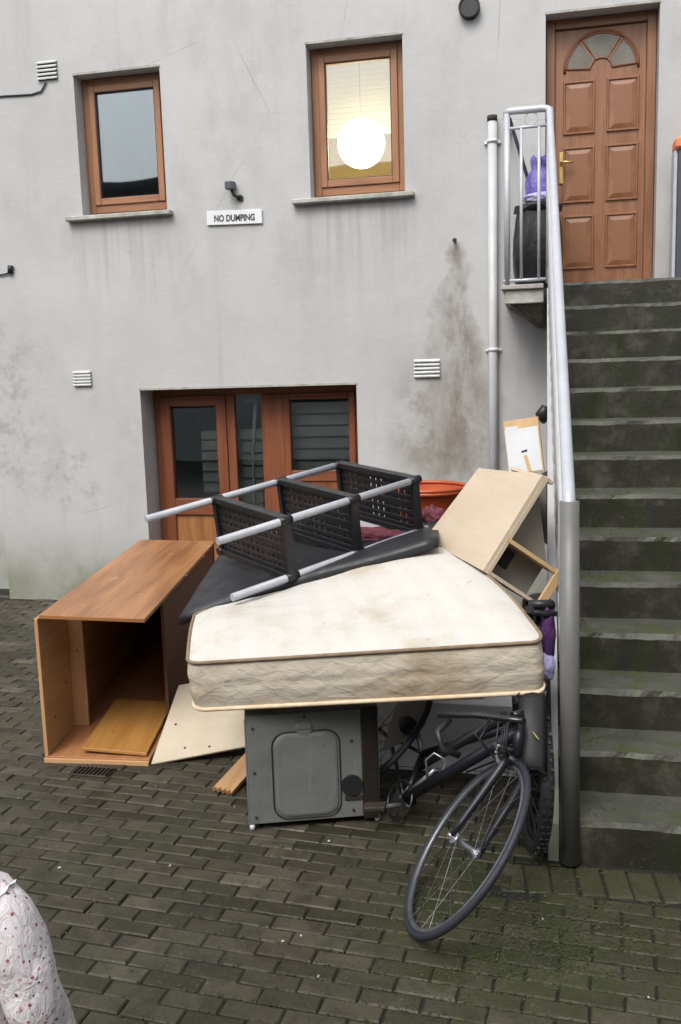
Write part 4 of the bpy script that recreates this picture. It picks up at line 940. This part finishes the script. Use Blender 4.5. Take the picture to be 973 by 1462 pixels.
wn = V((-.774, -.142, .616)).normalized(); wa = wn.cross(V((0, 0, 1))).normalized(); wb_ = wa.cross(wn).normalized()
if wb_.z < 0: wb_ = -wb_
hubA = V((-.252, 2.90, .268))
ba = thing('bicycle', 'fallen dark blue bicycle whose thin front wheel juts out in front of the heap', 'bicycle', (-.42, 2.95, 0))
wheel(ba, hubA, wn, .335, .0125, M['tyre_grey'], M['rimdark'], 30)
crown = hubA + wb_*.372 + V((-.065, .10, -.05)); 
steer = V((.022, .10, .17)).normalized()
for s in (-1, 1):
    m = MB(); m.tube([hubA + wn*s*.058, hubA + wn*s*.054 + (crown-hubA)*.18, crown + wn*s*.046 - steer*.03, crown + wn*s*.03 + steer*.012], [.009, .012, .017, .016], 10); m.build('fork_leg', M['bikeblue'], ba)
m = MB(); m.tube([crown-wn*.045, crown+wn*.045], .017, 10); m.build('fork_crown', M['bikeblue'], ba)
m = MB(); m.tube([crown+wn*.02-steer*.05, crown+wn*.075-steer*.03, crown+wn*.085+steer*.01, crown+wn*.02+steer*.03], [.007, .009, .009, .007], 8); m.build('brake_caliper', M['alloy'], ba)
m = MB(); m.disc(crown - wn*.05 - V((0, .03, .012)), (.2, -1, .2), .010, .010, 14); m.build('reflector', M['redrefl'], ba)
hb_, ht_ = crown + steer*.02, crown + steer*.150
bbk = V((-.556, 3.55, .10)); sc_ = V((-.504, 3.75, .215)); rh = V((-.70, 3.93, .22))
tubes(ba, 'frame_tube', M['bikeblue'], [([hb_, ht_], .020), ([hb_+steer*.085, bbk], .022), ([ht_-steer*.02, sc_], .0165), ([sc_, bbk], .0145), ([bbk, rh+V((.03, 0, -.05))], .009), ([sc_, rh], .008)])
m = MB(); m.tube([bbk-V((.03, .03, -.02)), bbk+V((.03, .03, -.02))], .021, 12); m.build('bottom_bracket', M['bikeblack'], ba)
m = MB(); cr = V((-.10, -.13, .02)); m.tube([bbk+V((0, -.03, -.01)), bbk+cr], [.011, .008], 8); m.build('crank', M['alloy'], ba)
m = MB(); m.hexa(bbk+cr+V((-.045, -.035, -.008)), (.09, .0, .010), (0, .055, 0), (0, 0, .018), .003); m.build('pedal', M['rust'], ba)
m = MB(); m.tube([bbk+V((.02, .03, .02)), bbk+V((.13, -.03, .15))], [.011, .008], 8); m.build('crank', M['alloy'], ba)
pp = bbk+V((.13, -.03, .15)); m = MB(); m.tube([pp+V((-.03, 0, -.05)), pp+V((-.035, .0, .04)), pp+V((.0, -.01, .075)), pp+V((.045, -.01, .05)), pp+V((.03, -.01, -.03)), pp+V((-.02, 0, -.05))], .0045, 6); m.build('toe_cage', M['alloy'], ba)
cn_ = V((.6, .5, -.4)).normalized(); cb_ = bbk+V((-.015, -.03, .01)); m = MB(); m.tube(circle(cb_, cn_, .078, 36), .006, 6, closed=True)
for q in circle(cb_, cn_, .076, 5): m.tube([cb_, q], .006, 6)
m.build('chainring', M['bikeblack'], ba)
wheel(ba, rh, V((-.66, -.20, .72)), .30, .0125, M['tyre_grey'], M['rimdark'], 24)
m = MB(); m.tube([ht_, ht_+steer*.02, ht_+steer*.02+V((-.03, -.03, .0))], .014, 8); hbp = ht_+steer*.012+V((-.05, -.04, 0)); m.build('stem', M['bikeblack'], ba)
m = MB(); m.tube([hbp+V((-.24, .06, -.02)), hbp+V((-.10, .02, 0)), hbp, hbp+V((.06, -.04, .01))], .012, 8); m.build('handlebar', M['bikeblack'], ba)
m = MB(); m.tube([sc_, sc_+V((-.05, .10, .10))], .013, 8); m.build('seat_post', M['alloy'], ba)
for dd_ in (V((0, 0, .02)), V((.015, .01, 0))):
    m = MB(); m.tube([hbp+V((-.05, 0, 0)), hbp+V((-.10, -.10, -.04))+dd_, crown+V((-.08, -.04, .02))+dd_, crown+wn*.06], .0035, 6); m.build('brake_cable', M['dark'], ba)

m = MB(); m.tube([hbp+V((-.20, .04, -.03)), hbp+V((-.235, -.03, -.05)), hbp+V((-.215, -.06, -.10)), hbp+V((-.16, -.03, -.13))], .012, 8); m.build('drop_bar', M['dark'], ba)
m = MB(); m.tube([sc_+V((-.05, -.02, -.09)), sc_+V((.02, -.04, -.02)), ht_+V((-.06, .06, -.02))], [.008, .020, .020], 10); m.build('frame_pump', M['bikeblack'], ba)
m = lump(sc_+V((-.06, .10, .10)), (.06, .12, .03), 8, .1, 2, 3); m.build('saddle', M['dark'], ba)
for k in range(5):
    o_ = V((random.uniform(-.03, .03), random.uniform(-.03, .03), random.uniform(-.02, .02)))
    m = MB(); m.tube([ht_+V((-.01, 0, -.01)), ht_+V((-.05, -.06, .0))+o_, crown+V((-.04, -.06, .06))+o_, crown+V((-.02, -.01, .03)), hb_.lerp(bbk, .4)+V((0, -.02, .02))], .0035, 5); m.build('brake_cable', M['dark'], ba)
bk = thing('mountain_bike', 'black mountain bike with knobbly tyres parked against the stair railing', 'bicycle', (-.04, 3.5, 0))
hubB = V((-.035, 3.44, .322)); wnB = V((.98, .17, -.04)).normalized()
wheel(bk, hubB, wnB, .318, .026, M['tyre'], M['bikeblack'], 24, True)
crB = hubB + V((-.012, .10, .36)); stB = V((-.01, .25, .95)).normalized()
for s in (-1, 1):
    m = MB(); m.tube([hubB+wnB*s*.058, crB+wnB*s*.058-stB*.05, crB+wnB*s*.05], [.014, .019, .017], 10); m.build('fork_leg', M['bikeblack'], bk)
m = MB(); m.tube([crB-wnB*.062, crB+wnB*.062], .020, 10); m.build('fork_crown', M['bikeblack'], bk)
for s in (-1, 1):
    m = MB(); m.tube([crB+wnB*s*.045-stB*.05+V((0, -.035, 0)), crB+wnB*s*.040+stB*.03+V((0, -.045, 0))], [.011, .008], 8); m.build('brake_arm', M['alloy'], bk)
m = MB()
rs = []
for k in range(11):
    a_ = R(58 + k*4.4); rr_ = .372; c_ = hubB + V((0, -math.cos(a_)*rr_*1.0, math.sin(a_)*rr_)) if False else hubB + V((0, math.cos(a_+R(55))*rr_, math.sin(a_+R(55))*rr_))
    rs.append([c_ + wnB*x_ + V((0, 0, z_)) for x_, z_ in ((-.052, -.016), (-.030, .004), (0, .010), (.030, .004), (.052, -.016), (.040, -.018), (0, .003), (-.040, -.018))])
m.rings(rs, True); mgd = m.build('mudguard', M['dark'], bk)
a_ = R(138); c_ = hubB + V((0, math.cos(a_)*.384, math.sin(a_)*.384)); m = MB(); m.hexa(c_+V((-.004, 0, 0)), (.006, .0, -.002), (.022, -.014, -.022), (0, -.005, .004), .001); m.build('stripe', M['yellow'], mgd)
for q, (dx, dy, dz_) in enumerate(((-.055, -.16, .03), (-.01, -.18, .05), (.035, -.17, .035), (.01, -.20, -.01), (-.04, -.20, -.03))):
    p = crB + V((dx, dy+.03, dz_-.125)); m = MB(); m.tube([p, p+V((.012*(-1)**q, -.012, .03)), p+V((.02*(-1)**q, .01, .05))], [.008, .010, .006], 8); m.build('brake_part', M['alloy'] if q % 2 == 0 else M['bikeblack'], bk)
for q in range(3):
    m = MB(); m.tube([crB+V((-.04+.03*q, -.15, -.12)), crB+V((-.06+.05*q, -.20, -.05)), crB+V((.0+.03*q, -.12, -.02)), crB+V((.02, -.02, .0))], .0035, 5); m.build('brake_cable', M['alloy'] if q == 1 else M['dark'], bk)
hbB, htB = crB + stB*.02, crB + stB*.16; bbB = V((-.02, 4.06, .29)); scB = V((-.02, 4.22, .74)); rhB = V((-.02, 4.48, .322))
tubes(bk, 'frame_tube', M['bikeblack'], [([hbB, htB], .021), ([hbB+stB*.03, bbB], .019), ([htB-stB*.02, scB-V((0, 0, .08))], .015), ([scB, bbB], .016), ([bbB, rhB+V((.05, 0, 0))], .010), ([scB-V((0, 0, .1)), rhB+V((.05, 0, 0))], .009), ([bbB, rhB-V((.05, 0, 0))], .010), ([scB-V((0, 0, .1)), rhB-V((.05, 0, 0))], .009)])
wheel(bk, rhB, V((1, 0, 0)), .318, .026, M['tyre'], M['bikeblack'], 24, True)
m = MB(); m.tube([htB, htB+stB*.07, htB+stB*.085+V((0, -.07, 0.005))], .015, 8); hpB = htB+stB*.06+V((.05, -.03, .0)); m.build('stem', M['bikeblack'], bk)
bd_ = V((.93, .36, 0)).normalized()
m = MB(); m.tube([hpB-bd_*.07+V((0, .03, .02)), hpB-bd_*.04+V((0, 0, .01)), hpB, hpB+bd_*.05], .0125, 8); m.build('handlebar', M['bikeblack'], bk)
m = MB(); m.tube([hpB-bd_*.06+V((0, .05, .030)), hpB+bd_*.04+V((0, .025, .03))], .019, 10); m.build('grip', M['dark'], bk)
m = MB(); m.tube([hpB-bd_*.03, hpB+V((-.06, -.12, -.05)), hpB+V((-.02, -.14, -.14)), crB+V((-.02, -.05, .04))], .0035, 6); m.build('brake_cable', M['dark'], bk)
m = lump((-.02, 4.26, .76), (.075, .13, .04), 4, .1, 2.0, 3); m.build('saddle', M['dark'], bk)
m = MB(); m.tube([scB, (-.02, 4.25, .75)], .014, 8); m.build('seat_post', M['alloy'], bk)
m = MB(); m.tube([bbB-V((.05, 0, 0)), bbB+V((-.06, -.10, -.13))], .010, 8); m.build('crank', M['alloy'], bk)
m = MB(); m.hexa(bbB+V((-.14, -.13, -.14)), (.08, 0, 0), (0, .07, 0), (0, 0, .02), .003); m.build('pedal', M['dark'], bk)
m = lump((.018, 3.60, .80), (.030, .045, .11), 21, .22, 2.2, 4, None, .4)
tag(m.build('cloth_bag', M['plum']), 'dark plum fabric bag hanging from the mountain bike handlebar', 'bag')
m = lump((.012, 3.56, .685), (.034, .045, .055), 23, .2, 1.6, 4, None, .3)
tag(m.build('plastic_bag', M['lilac']), 'small white plastic bag below the plum bag beside the foot post', 'bag')

# ------------------------------------------------------------------ litter, moss and leaf crumbs
spots = [((223, 1122), 'pale scrap of litter on the paving just in front of the cream hardboard sheet'), ((243, 1236), 'pale scrap of litter on the paving left of the grey appliance, farther from it'),
         ((160, 1284), 'whitish scrap of litter on the paving nearest the person in the blouse'), ((430, 1336), 'white scrap of litter left of a twin scrap in the lower middle of the paving'),
         ((404, 1344), 'smaller white scrap of litter in the lower middle, leftmost of the close pair'), ((455, 1394), 'lone pale scrap of litter on the paving, closest to the bottom edge in the middle'),
         ((470, 1201), 'tiny pale scrap of litter right in front of the grey appliance'), ((620, 1331), 'white scrap of litter lying under the tyre of the fallen bicycle'),
         ((775, 1312), 'pale scrap of litter on the mossy paving right of the bicycle wheel'), ((926, 1424), 'white scrap of litter on the paving in the bottom right corner'),
         ((335, 1152), 'pale scrap of litter on the paving by the splintered plank'), ((85, 1239), 'long whitish scrap of litter on the paving at the left edge above the person')]
def ground_pt(px, py, z=0):
    d = fw + r2*((px-486.5)/CAM['f']) - u2*((py-731)/CAM['f']); return camp + d*((z-CAM['h'])/d.z)
for k, ((px, py), lab) in enumerate(spots):
    p = ground_pt(px, py, .006); m = MB(); s = random.uniform(.004, .008); a_ = random.random()*6
    e1 = V((math.cos(a_), math.sin(a_), .1))*s; e2 = V((-math.sin(a_), math.cos(a_), .25))*s*.6
    m.rings([[p-e1-e2*.7, p+e1*.8-e2, p+e1+e2, p+e2*.3+V((0, 0, .004)), p-e1*.7+e2], [q+V((0, 0, .0016)) for q in (p-e1-e2*.7, p+e1*.8-e2, p+e1+e2, p+e2*.3+V((0, 0, .004)), p-e1*.7+e2)]], True, smooth=False)
    tag(m.build('paper_scrap', M['paper']), lab, 'litter', 'scraps of litter on the paving')
def crumbs(name, mat, n, fn, smin, smax, thick):
    bm = bmesh.new()
    for _ in range(n):
        x, y_ = fn(); s = random.uniform(smin, smax); a_ = random.random()*6.28; z = .001
        pts = []
        for k in range(5):
            q = a_ + 6.28*k/5; r_ = s*random.uniform(.5, 1.1); pts.append(V((x+math.cos(q)*r_, y_+math.sin(q)*r_, z + random.uniform(0, s*thick))))
        c_ = bm.verts.new((x, y_, z + s*thick)); vs_ = [bm.verts.new(p) for p in pts]
        for k in range(5): bm.faces.new((vs_[k], vs_[(k+1) % 5], c_))
    me = bpy.data.meshes.new(name); bm.to_mesh(me); bm.free(); me.materials.append(mat); o = bpy.data.objects.new(name, me); col.objects.link(o); o['kind'] = 'stuff'; return o
def moss_pos():
    if random.random() < .62: return random.gauss(-.02, .20), random.gauss(2.78, .20)
    r_ = random.randrange(28, 48); u = random.uniform(-1.4, .9); v = r_*PW + .015 + PW/2 + random.gauss(0, .006); return u*ca - v*sa, min(u*sa + v*ca, 3.30)
crumbs('moss', M['moss'], 5200, moss_pos, .0018, .0065, .45)
def leaf_pos():
    if random.random() < .5: return random.gauss(-.1, .35), min(random.gauss(2.85, .25), 3.3)
    return random.uniform(-2.6, .7), random.uniform(1.9, 3.3)
crumbs('leaf_litter', M['leaf'], 900, leaf_pos, .002, .008, .35)
bmx = bmesh.new()
for k in range(220):                                           # pale flecks and leaf bits on the treads
    i = random.randrange(1, 8); y_ = SY + GO*(i-1) + random.uniform(.03, GO-.02); x = min(.9, .06 + abs(random.gauss(0, .18))); s = random.uniform(.002, .007)
    a_ = random.random()*6.28; vs_ = [bmx.verts.new((x+math.cos(a_+q)*s*(1.6 if q in (0, 3.1) else .6), y_+math.sin(a_+q)*s, i*RI+.006+random.uniform(0, .003))) for q in (0, 1.5, 3.1, 4.6)]; bmx.faces.new(vs_)
me = bpy.data.meshes.new('step_litter'); bmx.to_mesh(me); bmx.free(); me.materials.append(M['leaf']); o = bpy.data.objects.new('step_litter', me); col.objects.link(o); o['kind'] = 'stuff'

# ------------------------------------------------------------------ person at the lower left edge
# (figure stands just inside the frame edge)
pe = thing('person', 'person in a white blouse with small red and black dots at the lower left edge', 'person', (-1.125, 1.42, 0))
def skin_body():
    J = [((-1.125, 1.42, .58), .085), ((-1.125, 1.42, .70), .078), ((-1.125, 1.415, .82), .085), ((-1.125, 1.42, .91), .062), ((-1.125, 1.43, .965), .034), ((-1.125, 1.445, 1.02), .040)]
    E_ = [(i, i+1) for i in range(5)]
    def add(chain, root):
        prev = root
        for c_ in chain: J.append(c_); E_.append((prev, len(J)-1)); prev = len(J)-1
        return prev
    for s in (-1, 1):
        add([((-1.125+s*.055, 1.42, .52), .062), ((-1.125+s*.060, 1.425, .30), .042), ((-1.125+s*.062, 1.415, .16), .036), ((-1.125+s*.062, 1.41, .055), .024), ((-1.125+s*.066, 1.47, .028), .026), ((-1.125+s*.068, 1.525, .022), .018)], 0)
        x = lambda a_: -1.125 + s*a_
        w_ = add([((x(.095), 1.415, .905), .042), ((x(.138), 1.405, .885), .034), ((x(.178), 1.41, .70), .026), ((x(.195), 1.46, .555), .018), ((x(.198), 1.475, .515), .017)], 3)
        for i, (dx, L, dy) in enumerate(((-.018, .052, .0), (-.006, .058, .006), (.006, .055, .008), (.016, .045, .004))):
            add([((x(.198+dx*.3), 1.48+dx*.9, .485), .010), ((x(.198), 1.483+dx*1.3, .485-L*.5), .0065), ((x(.190), 1.478+dx*1.4, .485-L), .005)], w_)
        add([((x(.188), 1.495, .492), .008), ((x(.180), 1.507, .465), .006)], w_)
    me = bpy.data.meshes.new('body'); me.from_pydata([V(j[0])-V(pe.location) for j in J], E_, []); o = bpy.data.objects.new('body', me); col.objects.link(o); o.parent = pe
    sk = o.modifiers.new('skin', 'SKIN'); sk.use_smooth_shade = True
    for v_, (c_, r_) in zip(me.skin_vertices[0].data, J): v_.radius = (r_, r_)
    me.skin_vertices[0].data[0].use_root = True
    ss = o.modifiers.new('sub', 'SUBSURF'); ss.levels = 2; ss.render_levels = 2; me.materials.append(M['skin']); return o
skin_body()
hc = V((-1.125, 1.455, 1.095)); m = MB(); bmesh.ops.create_uvsphere(m.bm, u_segments=32, v_segments=24, radius=1)
for v in m.bm.verts:
    d = v.co.copy(); x, y_, z = d; rad = V((.070, .084, .098)); p = V((x*rad.x, y_*rad.y, z*rad.z))
    if z < 0: p.x *= 1 + z*.28; p.y *= 1 + z*.12
    if y_ > 0:
        p.y += .022*math.exp(-((x/.16)**2 + ((z+.12)/.16)**2))          # nose
        p.y -= .010*math.exp(-(((abs(x)-.38)/.16)**2 + ((z-.08)/.10)**2))   # eye sockets
        p.y += .006*math.exp(-((x/.35)**2 + ((z+.47)/.10)**2))          # lips
    v.co = hc + p
m.build('head', M['skin'], pe, smooth=True)
for s in (-1, 1):
    m = lump(hc+V((s*.027, .072, .008)), (.011, .009, .008), 1, 0, 1, 3); e_ = m.build('eye', M['eye'], pe)
    m = lump(hc+V((s*.027, .0795, .008)), (.005, .003, .005), 1, 0, 1, 2); m.build('iris', M['iris'], e_)
    m = lump(hc+V((s*.071, -.005, -.005)), (.010, .018, .026), 2, .1, 2, 3); m.build('ear', M['skin'], pe)
m = lump(hc+V((0, .079, -.047)), (.020, .007, .006), 1, .05, 2, 3); m.build('mouth', M['lip'], pe)
m = MB(); bmesh.ops.create_uvsphere(m.bm, u_segments=40, v_segments=28, radius=1)
kill = [v for v in m.bm.verts if (v.co.y > .25 and v.co.z < .48) or v.co.z < -.75]
bmesh.ops.delete(m.bm, geom=kill, context='VERTS')
for v in m.bm.verts:
    d = v.co.copy(); q = 1.10 + .05*mnoise.noise(V((d.x*9, d.y*9, d.z*2))); v.co = hc + V((d.x*.074*q, d.y*.086*q - .006, d.z*.103*q - (.05 if d.z < -.2 and d.y < .2 else 0)))
m.build('hair', M['hair'], pe, smooth=True)
# blouse: torso plus two gathered sleeves with a frill at the shoulder seam
def wr(p, a_=.006, f_=11): return V((mnoise.noise(p*f_), mnoise.noise(p*f_+V((9, 2, 5))), mnoise.noise(p*f_+V((3, 8, 1)))*.6))*a_
m = MB(); rs = []
for z, rx_, ry_ in ((.555, .150, .112), (.62, .140, .105), (.70, .126, .098), (.78, .122, .096), (.85, .124, .094), (.888, .120, .084), (.912, .105, .070), (.938, .070, .055), (.965, .046, .046), (.975, .044, .044)):
    rg = []
    for k in range(56):
        a_ = 2*math.pi*k/56; fo = .006*math.sin(9*a_+z*8)*max(0, (.85-z))/.3
        p = V((-1.125 + (rx_+fo)*math.cos(a_), 1.42 + (ry_+fo)*math.sin(a_), z)); rg.append(p + wr(p, .006))
    rs.append(rg)
m.rings(rs, False); blo = m.build('blouse', M['dots'], pe)
for s in (-1, 1):
    x = lambda a_: -1.125 + s*a_
    path = [(x(.070), 1.415, .905), (x(.112), 1.413, .895), (x(.145), 1.41, .862), (x(.165), 1.408, .815), (x(.178), 1.408, .765), (x(.187), 1.412, .71), (x(.190), 1.425, .66), (x(.196), 1.445, .61), (x(.199), 1.46, .575), (x(.199), 1.464, .555)]
    rad = [.045, .054, .058, .057, .055, .054, .055, .056, .050, .032]
    P_ = []; R__ = []
    for i in range(len(path)-1):
        for q in range(4): P_.append(V(path[i]).lerp(V(path[i+1]), q/4)); R__.append(rad[i]+(rad[i+1]-rad[i])*q/4)
    m = MB(); m.tube(P_, R__, 40, cap=False)
    for v in m.bm.verts:
        v.co += wr(v.co, .010, 13) + wr(v.co, .0012, 30)
    m.build('sleeve', M['dots'], blo)
    m = MB(); rr1, rr2 = [], []
    for k in range(44):
        a_ = 2*math.pi*k/44; ctr_ = V((x(.122), 1.412, .884)); n_ = V((s*.75, 0, -.62)).normalized(); e1 = V((0, 1, 0)); e2 = n_.cross(e1)
        d = e1*math.cos(a_) + e2*math.sin(a_); rr1.append(ctr_ + d*.052); rr2.append(ctr_ + d*(.0595+.001*math.sin(k*2.2)) + n_*(.006+.002*math.sin(k*1.57)))
    m.rings([rr1, rr2], False); m.build('frill', M['dots'], blo)
for s in (-1, 1):
    x = lambda a_: -1.125 + s*a_
    m = MB(); m.tube([(x(.05), 1.42, .60), (x(.057), 1.42, .50), (x(.061), 1.425, .30), (x(.063), 1.415, .16), (x(.063), 1.412, .075)], [.085, .076, .056, .050, .046], 20, cap=False); m.build('trouser_leg', M['denim'], pe)
    m = lump((x(.067), 1.465, .032), (.042, .092, .040), 2, .03, 2, 3, .78); m.build('shoe', M['shoe'], pe)
